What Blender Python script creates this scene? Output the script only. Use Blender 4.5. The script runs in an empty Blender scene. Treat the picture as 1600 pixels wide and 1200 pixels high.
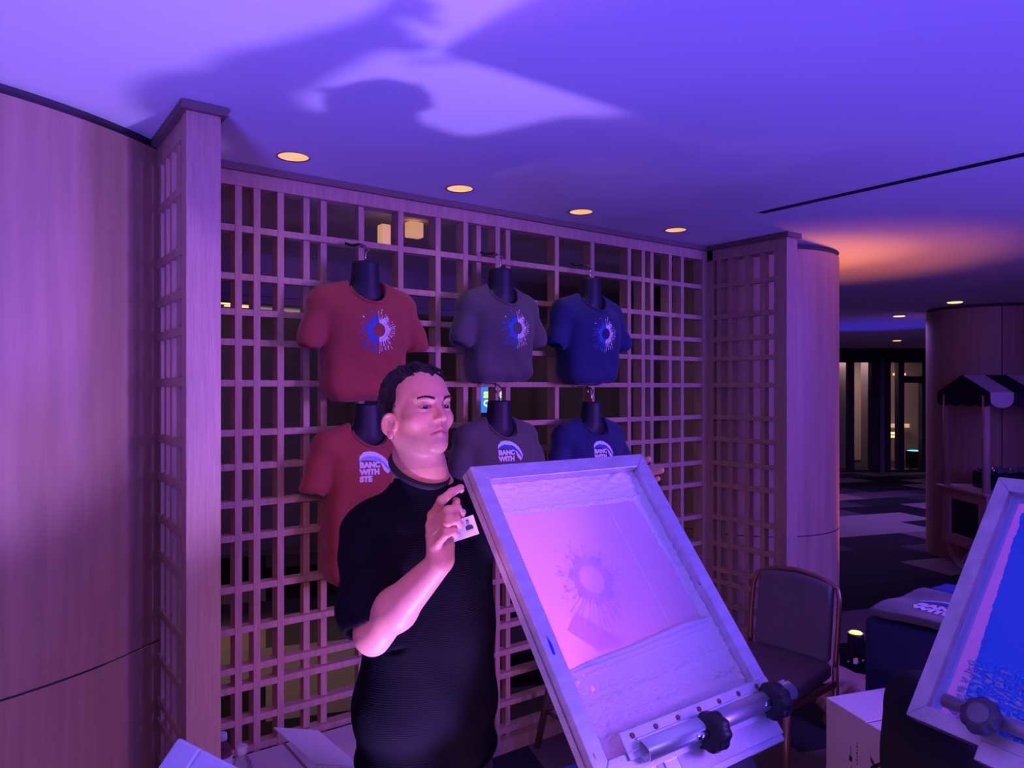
import bpy, bmesh, math, random
import numpy as np
from mathutils import Vector, Matrix, noise as mnoise
from mathutils.bvhtree import BVHTree

S = bpy.context.scene
COL = S.collection
# ------------------------------------------------------------------ camera, world, lights, exposure
F = 1150.0                      # focal length in pixels of the 1600x1200 frame
YAW = math.radians(36.5)        # the camera looks 36.5 degrees to the right of the alcove's back wall normal
HC = 1.65
cam = bpy.data.cameras.new('camera'); cam_o = bpy.data.objects.new('camera', cam); COL.objects.link(cam_o)
cam.sensor_width = 36.0; cam.lens = 36.0*F/1600.0; cam.shift_y = 8/1600.0; cam.clip_start = 0.05; cam.clip_end = 100
cam_o.location = (0, 0, HC); cam_o.rotation_euler = (math.pi/2, 0, -YAW)
S.camera = cam_o
S.view_settings.view_transform = 'Standard'; S.view_settings.look = 'None'
S.view_settings.exposure = 0.0; S.view_settings.gamma = 1.0; S.view_settings.use_curve_mapping = False
CY, SY = math.cos(YAW), math.sin(YAW)
def L2(lat, dep, z=0.0):
    "room point from metres to the right of the viewer, metres ahead, height"
    return Vector((CY*lat+SY*dep, -SY*lat+CY*dep, z))
def W(px, py, dep):
    t = (px-800)/F
    return L2(t*dep, dep, HC+(608-py)/F*dep)
def onY(px, Y):
    t = (px-800)/F; g = Y/(CY-SY*t)
    return g*(CY*t+SY), g
def onX(px, X):
    t = (px-800)/F; g = X/(CY*t+SY)
    return g*(CY-SY*t), g

world = bpy.data.worlds.new('world'); S.world = world; world.use_nodes = True
world.node_tree.nodes['Background'].inputs[0].default_value = (0.20, 0.075, 0.62, 1)
world.node_tree.nodes['Background'].inputs[1].default_value = 0.10

def light(kind, name, loc, power, color, size=0.1, target=None, spot=None, blend=0.5, size_y=None):
    l = bpy.data.lights.new(name, kind); l.energy = power; l.color = color
    o = bpy.data.objects.new(name, l); COL.objects.link(o); o.location = loc
    if kind == 'AREA':
        l.size = size
        if size_y: l.shape = 'RECTANGLE'; l.size_y = size_y
    else: l.shadow_soft_size = size
    if kind == 'SPOT': l.spot_size = math.radians(spot); l.spot_blend = blend
    if target is not None:
        o.rotation_euler = (Vector(target)-Vector(loc)).to_track_quat('-Z', 'Y').to_euler()
    return o
VIOLET = (0.36, 0.15, 1.0)
# the lamp low behind the raised screen: throws the printer's arm and head on to the ceiling
PL = L2(-0.04, 1.39, 0.47)
light('SPOT', 'press_lamp', PL, 100, (0.40, 0.25, 1.0), 0.025, PL+L2(-0.86, -0.05, 1.985), 88, 0.35)
# added pink light beside the press lamp, shining up through the mesh
light('SPOT', 'pink_fill', L2(-0.02, 1.33, 0.55), 20, (1.0, 0.22, 0.62), 0.10, Vector((0.90, 0.99, 1.05)), 58, 1.0)
# unseen violet sources: uplights for the ceiling, a big wash from the right front
light('SPOT', 'violet_uplight', L2(-0.75, 0.0, 0.35), 250, (0.125, 0.08, 1.0), 0.25, L2(-0.45, 1.1, 2.45), 95, 1.0)
light('SPOT', 'violet_uplight_right', L2(1.5, 0.0, 0.35), 170, (0.10, 0.068, 1.0), 0.25, L2(1.3, 1.4, 2.45), 110, 1.0)
light('POINT', 'press_fill', PL+Vector((0, 0, 0.02)), 8, (1.0, 0.42, 0.85), 0.06)  # added pink fill for the low box and lower lattice
light('AREA', 'violet_wash', (3.7, -1.6, 1.9), 165, (0.175, 0.08, 1.0), 0.9, (1.4, 2.4, 1.2))
light('SPOT', 'violet_wash_left', (1.35, -2.4, 1.5), 240, (0.20, 0.085, 1.0), 0.5, (0.05, 2.4, 1.2), 34, 0.7)  # added light, cone kept to the left curved wall
light('AREA', 'violet_front', L2(-0.1, -0.5, 2.0), 9, (0.42, 0.24, 1.0), 0.5, L2(0.7, 1.5, 1.1))  # added fill near the camera for the screen rails
light('SPOT', 'magenta_wash', (3.2, -1.6, 1.5), 150, (0.95, 0.24, 0.50), 0.25, (1.5, 2.6, 1.1), 42, 0.9)  # added magenta light for lattice and shirts, cone kept off the ceiling
light('SPOT', 'pink_spot', L2(-0.05, 0.15, 1.95), 38, (1.0, 0.29, 0.38), 0.10, L2(-0.26, 1.75, 1.35), 36, 0.8)  # added pink light, cone narrowed to the man
# ------------------------------------------------------------------ materials
MATS = {}
def mat(name, color, rough=0.6, metal=0.0, var=0.0, vscale=8.0, bump=0.0, bscale=60.0, stretch=None, emit=None, estr=1.0, spec=0.5,
        wave=None, attr=None, trans=0.0, sheen=0.0, coat=0.0, alpha=None, ior=None, sss=0.0):
    if name in MATS: return MATS[name]
    m = bpy.data.materials.new(name); m.use_nodes = True; nt = m.node_tree; N = nt.nodes; K = nt.links
    b = N['Principled BSDF']
    b.inputs['Base Color'].default_value = (*color, 1); b.inputs['Roughness'].default_value = rough
    b.inputs['Metallic'].default_value = metal; b.inputs['Specular IOR Level'].default_value = spec
    b.inputs['Transmission Weight'].default_value = trans
    if ior: b.inputs['IOR'].default_value = ior
    if sheen: b.inputs['Sheen Weight'].default_value = sheen
    if coat: b.inputs['Coat Weight'].default_value = coat; b.inputs['Coat Roughness'].default_value = 0.15
    if sss:
        b.inputs['Subsurface Weight'].default_value = sss; b.inputs['Subsurface Radius'].default_value = (0.9, 0.35, 0.2)
        b.inputs['Subsurface Scale'].default_value = 0.008
    if emit: b.inputs['Emission Color'].default_value = (*emit, 1); b.inputs['Emission Strength'].default_value = estr
    tc = N.new('ShaderNodeTexCoord'); mp = N.new('ShaderNodeMapping'); K.new(tc.outputs['Object'], mp.inputs[0])
    if stretch: mp.inputs['Scale'].default_value = stretch
    src = None
    if attr:
        a = N.new('ShaderNodeAttribute'); a.attribute_name = attr; src = a.outputs['Color']
    if var:
        n = N.new('ShaderNodeTexNoise'); n.inputs['Scale'].default_value = vscale; n.inputs['Detail'].default_value = 6
        K.new(mp.outputs[0], n.inputs['Vector'])
        r = N.new('ShaderNodeMapRange'); r.inputs['From Min'].default_value = 0.3; r.inputs['From Max'].default_value = 0.7
        r.inputs['To Min'].default_value = 1-var; r.inputs['To Max'].default_value = 1+var*0.6; K.new(n.outputs['Fac'], r.inputs[0])
        mx = N.new('ShaderNodeVectorMath'); mx.operation = 'SCALE'
        if src: K.new(src, mx.inputs[0])
        else: mx.inputs[0].default_value = color
        K.new(r.outputs[0], mx.inputs['Scale']); src = mx.outputs[0]
    if src: K.new(src, b.inputs['Base Color'])
    h = None
    if bump:
        n2 = N.new('ShaderNodeTexNoise'); n2.inputs['Scale'].default_value = bscale; n2.inputs['Detail'].default_value = 4
        K.new(mp.outputs[0], n2.inputs['Vector']); h = n2.outputs['Fac']
    if wave:
        wv = N.new('ShaderNodeTexWave'); wv.inputs['Scale'].default_value = wave[0]; wv.inputs['Distortion'].default_value = wave[1]
        wv.bands_direction = 'Z'; wv.inputs['Detail Scale'].default_value = wave[2]; wv.inputs['Detail'].default_value = 1
        K.new(mp.outputs[0], wv.inputs['Vector']); h = wv.outputs['Fac']
    if h:
        bp = N.new('ShaderNodeBump'); bp.inputs['Strength'].default_value = bump; bp.inputs['Distance'].default_value = 0.004
        K.new(h, bp.inputs['Height']); K.new(bp.outputs[0], b.inputs['Normal'])
    MATS[name] = m; return m

WOODC = (0.50, 0.29, 0.20)
wood_wall = mat('veneer_wall', WOODC, 0.5, var=0.16, vscale=5, stretch=(5, 5, 0.35), bump=0.15, bscale=30)
wood = mat('oak_lattice', (0.54, 0.33, 0.23), 0.55, var=0.18, vscale=9, stretch=(8, 8, 1.0), bump=0.3, bscale=60)
wood_post = mat('oak_post', (0.56, 0.33, 0.24), 0.5, var=0.12, vscale=12, stretch=(9, 9, 0.5), bump=0.9, bscale=26)
plaster = mat('ceiling_paint', (0.78, 0.77, 0.78), 0.9, var=0.02, vscale=2)
dark = mat('dark_reveal', (0.06, 0.04, 0.05), 0.7)
blackm = mat('black_plastic', (0.012, 0.012, 0.014), 0.35)
blackknob = mat('black_knob', (0.014, 0.013, 0.018), 0.42, bump=0.5, bscale=120)
alu = mat('brushed_aluminium', (0.72, 0.70, 0.74), 0.36, metal=0.75, var=0.14, vscale=14, stretch=(1, 3, 1), bump=0.05, bscale=90)
alu_worn = mat('worn_aluminium', (0.72, 0.69, 0.72), 0.45, metal=0.5, var=0.22, vscale=16, bump=0.12, bscale=70)
steel = mat('steel', (0.7, 0.7, 0.74), 0.2, metal=1.0)
cream = mat('painted_cart', (0.55, 0.36, 0.36), 0.6, var=0.1)
paper = mat('white_card', (0.74, 0.70, 0.68), 0.75, var=0.05, vscale=4)
kraft = mat('kraft_paper', (0.30, 0.17, 0.11), 0.8, var=0.2, vscale=6, bump=0.5, bscale=18)

# ------------------------------------------------------------------ object helpers
def link(name, me, m=None, parent=None):
    o = bpy.data.objects.new(name, me); COL.objects.link(o)
    if m is not None:
        for x in (m if isinstance(m, (list, tuple)) else [m]): me.materials.append(x)
    if parent is not None: o.parent = parent
    return o
def thing(name, label, cat, loc=(0, 0, 0), group=None, mtx=None):
    o = bpy.data.objects.new(name, None); COL.objects.link(o); o.empty_display_size = 0.05
    if mtx is not None: o.matrix_world = mtx
    else: o.location = loc
    return tag(o, label, cat, group)
def tag(o, label, cat, group=None):
    o['label'] = label; o['category'] = cat
    if group: o['group'] = group
    return o
def struct(o): o['kind'] = 'structure'; return o
def stuff(o): o['kind'] = 'stuff'; return o
class B:
    "collects shapes into one mesh"
    def __init__(s): s.bm = bmesh.new()
    def box(s, a, b, bevel=0.0, M=None, mi=0):
        a = Vector(a); b = Vector(b); c = (a+b)/2; d = b-a
        r = bmesh.ops.create_cube(s.bm, size=1.0, matrix=Matrix.Translation(c) @ Matrix.Diagonal((abs(d.x), abs(d.y), abs(d.z), 1)))
        vs = r['verts']
        if bevel:
            es = list({e for v in vs for e in v.link_edges})
            q = bmesh.ops.bevel(s.bm, geom=es, offset=bevel, segments=2, affect='EDGES', profile=0.5)
            vs = list({v for f in q['faces'] for v in f.verts} | {v for v in vs if v.is_valid})
        fs = {f for v in vs for f in v.link_faces}
        for f in fs: f.material_index = mi
        if M is not None: bmesh.ops.transform(s.bm, matrix=M, verts=vs)
        return s
    def poly(s, pts, mi=0):
        f = s.bm.faces.new([s.bm.verts.new(p) for p in pts]); f.material_index = mi; return s
    def tube(s, pts, rad, seg=12, caps=True, mi=0, flat=1.0):
        pts = [Vector(p) for p in pts]; n = len(pts); rs = rad if isinstance(rad, (list, tuple)) else [rad]*n
        T = []
        for i in range(n):
            t = (pts[min(i+1, n-1)]-pts[max(i-1, 0)]); T.append(t.normalized())
        up = Vector((0, 0, 1)) if abs(T[0].z) < 0.9 else Vector((1, 0, 0))
        x = T[0].cross(up).normalized(); rings = []
        for i in range(n):
            x = (x-T[i]*x.dot(T[i])).normalized(); y = T[i].cross(x)
            rings.append([s.bm.verts.new(pts[i]+(x*math.cos(a)+y*math.sin(a)*flat)*rs[i]) for a in [2*math.pi*k/seg for k in range(seg)]])
        for i in range(n-1):
            for k in range(seg):
                f = s.bm.faces.new((rings[i][k], rings[i][(k+1) % seg], rings[i+1][(k+1) % seg], rings[i+1][k])); f.material_index = mi; f.smooth = True
        if caps:
            s.bm.faces.new(rings[0][::-1]).material_index = mi; s.bm.faces.new(rings[-1]).material_index = mi
        return s
    def lathe(s, prof, seg=24, M=Matrix(), lobes=None, mi=0):
        rings = []
        for (r, z) in prof:
            ring = []
            for k in range(seg):
                a = 2*math.pi*k/seg; rr = r*(1+(lobes[1]*math.cos(lobes[0]*a) if lobes else 0))
                ring.append(s.bm.verts.new(M @ Vector((rr*math.cos(a), rr*math.sin(a), z))))
            rings.append(ring)
        for i in range(len(rings)-1):
            for k in range(seg):
                f = s.bm.faces.new((rings[i][k], rings[i][(k+1) % seg], rings[i+1][(k+1) % seg], rings[i+1][k])); f.smooth = True; f.material_index = mi
        s.bm.faces.new(rings[0][::-1]).material_index = mi; s.bm.faces.new(rings[-1]).material_index = mi
        return s
    def prism(s, pts2, z0, z1, M=Matrix(), mi=0):
        a = [s.bm.verts.new(M @ Vector((p[0], p[1], z0))) for p in pts2]; b = [s.bm.verts.new(M @ Vector((p[0], p[1], z1))) for p in pts2]
        n = len(a); fs = [s.bm.faces.new(a[::-1]), s.bm.faces.new(b)]
        for i in range(n): fs.append(s.bm.faces.new((a[i], a[(i+1) % n], b[(i+1) % n], b[i])))
        for f in fs: f.material_index = mi
        return s
    def obj(s, name, m=None, parent=None, smooth=None, shift=None):
        if shift is not None: bmesh.ops.translate(s.bm, vec=-Vector(shift), verts=s.bm.verts)
        bmesh.ops.recalc_face_normals(s.bm, faces=s.bm.faces)
        me = bpy.data.meshes.new(name); s.bm.to_mesh(me); s.bm.free()
        if smooth is not None:
            for p in me.polygons: p.use_smooth = smooth
        o = link(name, me, m, parent)
        if shift is not None: o.location = shift
        return o

# ------------------------------------------------------------------ implicit surfaces -> one continuous mesh (surface nets)
def smin(a, b, k):
    h = np.clip(0.5+0.5*(b-a)/k, 0, 1); return b*(1-h)+a*h-k*h*(1-h)
class Cap:
    def __init__(s, a, b, ra, rb=None, k=0.02, op='u', tag=0):
        s.a = np.array(a, float); s.b = np.array(b, float); s.ra = ra; s.rb = ra if rb is None else rb; s.k = k; s.op = op; s.tag = tag
        s.c = (s.a+s.b)/2; s.R = np.linalg.norm(s.b-s.a)/2+max(s.ra, s.rb)
    def d(s, P):
        ab = s.b-s.a; t = np.clip(((P-s.a) @ ab)/max(ab @ ab, 1e-12), 0, 1)
        return np.linalg.norm(P-s.a-t[:, None]*ab, axis=1)-(s.ra+(s.rb-s.ra)*t)
class Ell:
    def __init__(s, c, r, rot=None, k=0.02, op='u', tag=0):
        s.c = np.array(c, float); s.r = np.array(r, float); s.rot = None if rot is None else np.array(rot, float); s.k = k; s.op = op; s.tag = tag
        s.R = max(r)
    def d(s, P):
        Q = P-s.c
        if s.rot is not None: Q = Q @ s.rot      # columns of rot are the ellipsoid's axes
        k0 = np.linalg.norm(Q/s.r, axis=1); k1 = np.linalg.norm(Q/(s.r**2), axis=1)+1e-9
        return k0*(k0-1)/k1
class Fn:
    def __init__(s, c, R, fn, k=0.01, op='u', tag=0): s.c = np.array(c, float); s.R = R; s.fn = fn; s.k = k; s.op = op; s.tag = tag
    def d(s, P): return s.fn(P)
def field(prims, P):
    d = np.full(len(P), 1.0)
    for p in prims:
        q = p.d(P)
        if p.op == 'u': d = smin(d, q, p.k)
        elif p.op == 's': d = -smin(-d, q, p.k)
        elif p.op == 'i': d = -smin(-d, -q, p.k)
        elif p.op == 'add': d = d+q
    return d
def nets(prims, vox, lo, hi, N=20):
    lo = np.array(lo, float); hi = np.array(hi, float)
    nb = np.ceil((hi-lo)/(vox*N)).astype(int)
    g = np.arange(N+2); gx, gy, gz = np.meshgrid(g, g, g, indexing='ij'); G = np.stack([gx, gy, gz], -1).reshape(-1, 3)
    VK, VP, Q = [], [], []
    BIG = 1 << 20; rb = vox*(N+2)*0.87
    ofs = {0: ((0, 0, 0), (0, -1, 0), (0, -1, -1), (0, 0, -1)), 1: ((0, 0, 0), (0, 0, -1), (-1, 0, -1), (-1, 0, 0)), 2: ((0, 0, 0), (-1, 0, 0), (-1, -1, 0), (0, -1, 0))}
    for bi in range(nb[0]):
        for bj in range(nb[1]):
            for bk in range(nb[2]):
                base = np.array([bi, bj, bk])*N; c = lo+(base+N/2+0.5)*vox
                near = [p for p in prims if p.op != 'u' or np.linalg.norm(p.c-c)-p.R < rb+p.k+0.01]
                if not any(p.op == 'u' for p in near): continue
                dc = field(near, c[None])[0]
                if abs(dc) > rb*1.6+0.03: continue
                P = lo+(base+G)*vox
                D = field(near, P).reshape(N+2, N+2, N+2); I = D < 0
                if I.all() or not I.any(): continue
                num = np.zeros((N+1, N+1, N+1, 3)); cnt = np.zeros((N+1, N+1, N+1))
                cs = [(0, 0, 0), (1, 0, 0), (0, 1, 0), (0, 0, 1), (1, 1, 0), (1, 0, 1), (0, 1, 1), (1, 1, 1)]
                sl = lambda A, o: A[o[0]:o[0]+N+1, o[1]:o[1]+N+1, o[2]:o[2]+N+1]
                for i in range(8):
                    for j in range(i+1, 8):
                        a, b = np.array(cs[i]), np.array(cs[j])
                        if np.abs(a-b).sum() != 1: continue
                        A, Bq = sl(D, a), sl(D, b); mk = (A < 0) != (Bq < 0)
                        t = np.where(mk, A/np.where(mk, A-Bq, 1), 0)
                        for ax in range(3): num[..., ax] += np.where(mk, a[ax]+(b[ax]-a[ax])*t, 0)
                        cnt += mk
                idx = np.argwhere(cnt > 0)
                if not len(idx): continue
                pos = lo+(base+idx+num[idx[:, 0], idx[:, 1], idx[:, 2]]/cnt[idx[:, 0], idx[:, 1], idx[:, 2]][:, None])*vox
                gi = base+idx; VK.append((gi[:, 0]*BIG+gi[:, 1])*BIG+gi[:, 2]); VP.append(pos)
                for ax in range(3):
                    e = [0, 0, 0]; e[ax] = 1
                    A = D[1:N+1, 1:N+1, 1:N+1] < 0; Bq = D[1+e[0]:N+1+e[0], 1+e[1]:N+1+e[1], 1+e[2]:N+1+e[2]] < 0
                    for flip in (False, True):
                        w = np.argwhere((A & ~Bq) if not flip else (~A & Bq))+1
                        if not len(w): continue
                        o4 = ofs[ax]; o4 = o4 if not flip else o4[::-1]
                        q = []
                        for o in o4:
                            ggi = base+w+np.array(o); q.append((ggi[:, 0]*BIG+ggi[:, 1])*BIG+ggi[:, 2])
                        Q.append(np.stack(q, 1))
    VK = np.concatenate(VK); VP = np.concatenate(VP); Q = np.concatenate(Q)
    uk, first = np.unique(VK, return_index=True); V = VP[first]; q = np.searchsorted(uk, Q)
    return V, q[:, ::-1]
def mesh_np(name, V, Fq, smooth=True):
    me = bpy.data.meshes.new(name); n = len(Fq)
    me.vertices.add(len(V)); me.vertices.foreach_set('co', V.astype(np.float32).ravel())
    me.loops.add(n*4); me.loops.foreach_set('vertex_index', Fq.astype(np.int32).ravel())
    me.polygons.add(n); me.polygons.foreach_set('loop_start', np.arange(0, n*4, 4, dtype=np.int32))
    try: me.polygons.foreach_set('loop_total', np.full(n, 4, dtype=np.int32))
    except Exception: pass
    me.update(calc_edges=True); me.validate()
    if smooth: me.polygons.foreach_set('use_smooth', np.ones(n, dtype=bool))
    return me
def bounds(prims, m=0.02):
    u = [p for p in prims if p.op == 'u']
    return np.min([p.c-p.R for p in u], 0)-m, np.max([p.c+p.R for p in u], 0)+m
def sdf(name, prims, vox, m, parent=None, col=None, lo=None, hi=None):
    l, h = bounds(prims)
    V, q = nets(prims, vox, l if lo is None else lo, h if hi is None else hi)
    me = mesh_np(name, V, q)
    if col is not None:
        c = col(V); a = me.color_attributes.new('col', 'FLOAT_COLOR', 'POINT')
        a.data.foreach_set('color', np.concatenate([c, np.ones((len(c), 1))], 1).astype(np.float32).ravel())
    return link(name, me, m, parent)
def text_mesh(body, size, bold=0.0, M=Matrix(), extrude=0.0, align='LEFT', sx=1.0):
    cu = bpy.data.curves.new('t', 'FONT'); cu.body = body; cu.size = size; cu.offset = bold; cu.extrude = extrude; cu.align_x = align
    cu.resolution_u = 3
    o = bpy.data.objects.new('t', cu); COL.objects.link(o)
    dg = bpy.context.evaluated_depsgraph_get(); dg.update()
    me = bpy.data.meshes.new_from_object(o.evaluated_get(dg)); bpy.data.objects.remove(o); bpy.data.curves.remove(cu)
    me.transform(M @ Matrix.Diagonal((sx, 1, 1, 1)))
    return me
def cyl_part(name, a, b, r, m, parent, seg=16): return B().tube([a, b], r, seg).obj(name, m, parent)
# ------------------------------------------------------------------ the setting
CZ = 2.455
LIGHTS_X = (0.908, 1.59, 2.24, 2.88); LY = 2.50; LR = 0.052
def build_ceiling():
    b = B(); h = 0.07
    def rect(x0, y0, x1, y1): b.poly([(x0, y0, CZ), (x1, y0, CZ), (x1, y1, CZ), (x0, y1, CZ)])
    X0, X1, Y0, Y1 = -7, 22, -7, 22
    rect(X0, Y0, X1, LY-h); rect(X0, LY+h, X1, Y1)
    xs = [X0]
    for x in LIGHTS_X: xs += [x-h, x+h]
    xs.append(X1)
    for i in range(0, len(xs), 2): rect(xs[i], LY-h, xs[i+1], LY+h)
    for cx in LIGHTS_X:            # square opening filled with a ring, the hole is round
        n = 32
        for k in range(n):
            a0, a1 = 2*math.pi*k/n, 2*math.pi*(k+1)/n
            def sq(a):
                c, s_ = math.cos(a), math.sin(a); m_ = max(abs(c), abs(s_)); return (cx+h*c/m_, LY+h*s_/m_, CZ)
            def ci(a): return (cx+LR*math.cos(a), LY+LR*math.sin(a), CZ)
            b.poly([sq(a0), sq(a1), ci(a1), ci(a0)])
    o = b.obj('ceiling', plaster); return struct(o)
build_ceiling()

# carpet tiles: large staggered plank tiles of greys and plums
def carpet_mat():
    m = bpy.data.materials.new('carpet_tiles'); m.use_nodes = True; nt = m.node_tree; N = nt.nodes; K = nt.links; b = N['Principled BSDF']
    tc = N.new('ShaderNodeTexCoord'); mp = N.new('ShaderNodeMapping'); K.new(tc.outputs['Object'], mp.inputs[0])
    mp.inputs['Rotation'].default_value = (0, 0, math.radians(18))
    br = N.new('ShaderNodeTexBrick'); br.offset = 0.5; br.inputs['Scale'].default_value = 1.0; br.inputs['Mortar Size'].default_value = 0.0
    br.inputs['Brick Width'].default_value = 1.15; br.inputs['Row Height'].default_value = 0.55; br.inputs['Color1'].default_value = (0, 0, 0, 1); br.inputs['Color2'].default_value = (1, 1, 1, 1)
    K.new(mp.outputs[0], br.inputs['Vector'])
    r = N.new('ShaderNodeValToRGB'); r.color_ramp.interpolation = 'CONSTANT'
    cs = [(0.0, (0.006, 0.006, 0.010)), (0.28, (0.15, 0.13, 0.15)), (0.45, (0.04, 0.035, 0.05)), (0.6, (0.20, 0.15, 0.14)), (0.78, (0.012, 0.012, 0.02)), (0.9, (0.09, 0.07, 0.09))]
    e = r.color_ramp.elements; e[0].position = 0; e[0].color = (*cs[0][1], 1); e[1].position = cs[1][0]; e[1].color = (*cs[1][1], 1)
    for p, c in cs[2:]:
        q = e.new(p); q.color = (*c, 1)
    K.new(br.outputs['Color'], r.inputs[0])
    n = N.new('ShaderNodeTexNoise'); n.inputs['Scale'].default_value = 160; K.new(tc.outputs['Object'], n.inputs['Vector'])
    mx = N.new('ShaderNodeMix'); mx.data_type = 'RGBA'; mx.blend_type = 'MULTIPLY'; mx.inputs[0].default_value = 0.5
    K.new(r.outputs[0], mx.inputs[6]); K.new(n.outputs['Fac'], mx.inputs[7]); K.new(mx.outputs[2], b.inputs['Base Color'])
    b.inputs['Roughness'].default_value = 0.95; b.inputs['Specular IOR Level'].default_value = 0.1
    return m
struct(B().poly([(-7, -7, 0), (22, -7, 0), (22, 22, 0), (-7, 22, 0)]).obj('floor', carpet_mat()))

def drum(name, cx, cy, R, a0, a1, seam_z=None, vseams=(), cap=0.03, n=72, label=None):
    "a round veneered wall: outside face, shadow gap under the ceiling, routed seam"
    b = B()
    def arc(r, z0, z1, mi):
        for k in range(n):
            u0 = a0+(a1-a0)*k/n; u1 = a0+(a1-a0)*(k+1)/n
            p = lambda u, z: (cx+r*math.cos(u), cy+r*math.sin(u), z)
            f = b.bm.faces.new([b.bm.verts.new(q) for q in (p(u0, z0), p(u1, z0), p(u1, z1), p(u0, z1))]); f.material_index = mi; f.smooth = True
    zs = [0.0]
    if seam_z: zs += [seam_z-0.003, seam_z+0.003]
    zs += [CZ-cap]
    if seam_z:
        arc(R, 0, zs[1], 0); arc(R-0.004, zs[1], zs[2], 1); arc(R, zs[2], zs[3], 0)
    else: arc(R, 0, CZ-cap, 0)
    arc(R-0.012, CZ-cap-0.001, CZ, 1)
    for u in vseams:
        d = Vector((math.cos(u), math.sin(u), 0)); c = Vector((cx, cy, 0))+d*(R-0.004); t = Vector((-d.y, d.x, 0))*0.004
        q = [c-t, c+t, c+t+d*0.0055, c-t+d*0.0055]
        b.prism([(v.x, v.y) for v in q], 0, CZ-cap, mi=1)
    bmesh.ops.remove_doubles(b.bm, verts=b.bm.verts, dist=0.0002)
    return b.obj(name, [wood_wall, dark])
struct(drum('wall_left', -0.33, 3.486, 1.21, math.radians(-200), math.radians(20), 0.835))
struct(drum('wall_right', 3.90, 2.80, 0.515, math.radians(-190), math.radians(190), 0.835))

# bars of the lattice, measured heights of the rails and places of the uprights
RAILS = [2.226, 2.053, 1.926, 1.818, 1.671, 1.493, 1.371, 1.237, 1.116, 0.933, 0.784, 0.643, 0.575, 0.455, 0.35, 0.22, 0.10]
LT = 2.43
PXS = [372.5, 401.5, 438.5, 482.5, 509.5, 568.5, 626, 684.5, 727.5, 752.5, 777.5, 798.5, 870, 925.5, 983, 1005, 1018.5, 1047, 1066]
YF = 2.70      # front face of the back lattice
BARX = [onY(p, YF)[0] for p in PXS]
BACKBARS = {3, 4, 5, 9, 11}         # uprights lying behind the rails
def lattice_back():
    t = thing('lattice_screen', 'long oak lattice across the alcove back wall with the shirts hanging on it', 'screen', (1.95, 2.72, 0))
    def p(name, a, bb): return B().box(Vector(a)-t.location, Vector(bb)-t.location, 0.0015).obj(name, wood, t)
    p('top_rail', (0.50, YF-0.004, 2.378), (3.37, YF+0.06, LT)); p('bottom_rail', (0.50, YF-0.004, 0), (3.37, YF+0.06, 0.06))
    p('corner_stile', (3.33, YF-0.006, 0.0), (3.385, YF+0.06, LT)); p('corner_stile', (0.50, YF-0.006, 0.0), (0.59, YF+0.06, LT))
    for i, x in enumerate(BARX):
        o = 0.022 if i in BACKBARS else -0.002
        p('upright', (x-0.0125, YF+o, 0.06), (x+0.0125, YF+0.058, 2.378))
    for z in RAILS:
        p('crossbar', (0.58, YF, z-0.012), (3.34, YF+0.05, z+0.012))
    return t
lattice_back()
def lattice_return(x0, x1, label, yposts):
    t = thing('lattice_return', label, 'screen', ((x0+x1)/2, 2.45, 0))
    def p(name, a, bb, m=wood): return B().box(Vector(a)-t.location, Vector(bb)-t.location, 0.002).obj(name, m, t)
    p('post', (x0, 2.19, 0), (x1, 2.245, LT), wood_post)
    xa, xb = x0+0.004, x0+0.045
    if x0 > 2: xa, xb = x0, x0+0.045
    p('top_rail', (xa, 2.245, 2.37), (x1-0.004, 2.70, LT)); p('bottom_rail', (xa, 2.245, 0), (xb, 2.70, 0.07))
    p('stile', (xa, 2.655, 0), (xb, 2.70, LT))
    for y in yposts: p('upright', (xa+0.004, y-0.014, 0.07), (xb, y+0.014, 2.37))
    for z in RAILS: p('crossbar', (xa, 2.24, z-0.013), (xb-0.004, 2.66, z+0.013))
    return t
lattice_return(0.49, 0.584, 'oak post and narrow lattice beside the curved wall in the left foreground', (2.33, 2.42, 2.50, 2.58))
lattice_return(3.37, 3.464, 'oak lattice side screen at the right end of the alcove beside the round column', [onX(q, 3.37)[0] for q in (1212, 1190, 1166, 1140, 1122)])
struct(B().box((0.475, 2.175, LT), (0.60, 2.76, CZ-0.001)).box((3.355, 2.175, LT), (3.48, 2.76, CZ-0.001)).box((0.55, 2.68, LT), (3.40, 2.76, CZ-0.001)).obj('trim_1', mat('trim_reveal', (0.20, 0.13, 0.10), 0.6)))

# hall behind the lattice
hallw = mat('hall_wall', (0.16, 0.11, 0.12), 0.8, var=0.2, vscale=2)
struct(B().box((-3, 7.6, 0), (7.5, 7.75, CZ)).obj('wall_rear', hallw))
struct(B().box((0.2, 4.4, 2.16), (7.5, 4.5, CZ)).box((0.2, 4.37, 2.20), (7.5, 4.4, 2.225)).box((0.2, 4.37, 2.30), (7.5, 4.4, 2.335)).obj('trim_2', mat('soffit', (0.34, 0.27, 0.26), 0.7)))
struct(B().box((4.42, 3.0, 0), (4.55, 7.6, CZ)).obj('wall_side', hallw))
warm = mat('lit_amber_panel', (0.5, 0.3, 0.15), 0.6, emit=(1.0, 0.48, 0.24), estr=0.55)
def lit_panel(px0, px1, py0, py1, Y, label, m=None, name='wall_light'):
    xa, g = onY(px0, Y); xb, g2 = onY(px1, Y)
    za = HC+(608-py0)/F*(g+g2)/2; zb = HC+(608-py1)/F*(g+g2)/2
    o = B().box((xa, Y, min(zb, CZ-0.02)), (xb, Y+0.05, min(za, CZ-0.01)), 0.004).obj(name, m or warm, shift=((xa+xb)/2, Y, zb)); tag(o, label, 'light', None); return o
lit_panel(446, 470, 395, 432, 7.5, 'amber lit panel seen through the lattice left of the top rust shirt')
lit_panel(597, 611, 350, 385, 3.05, 'amber lit strip above the top rust shirt behind the lattice')
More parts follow.
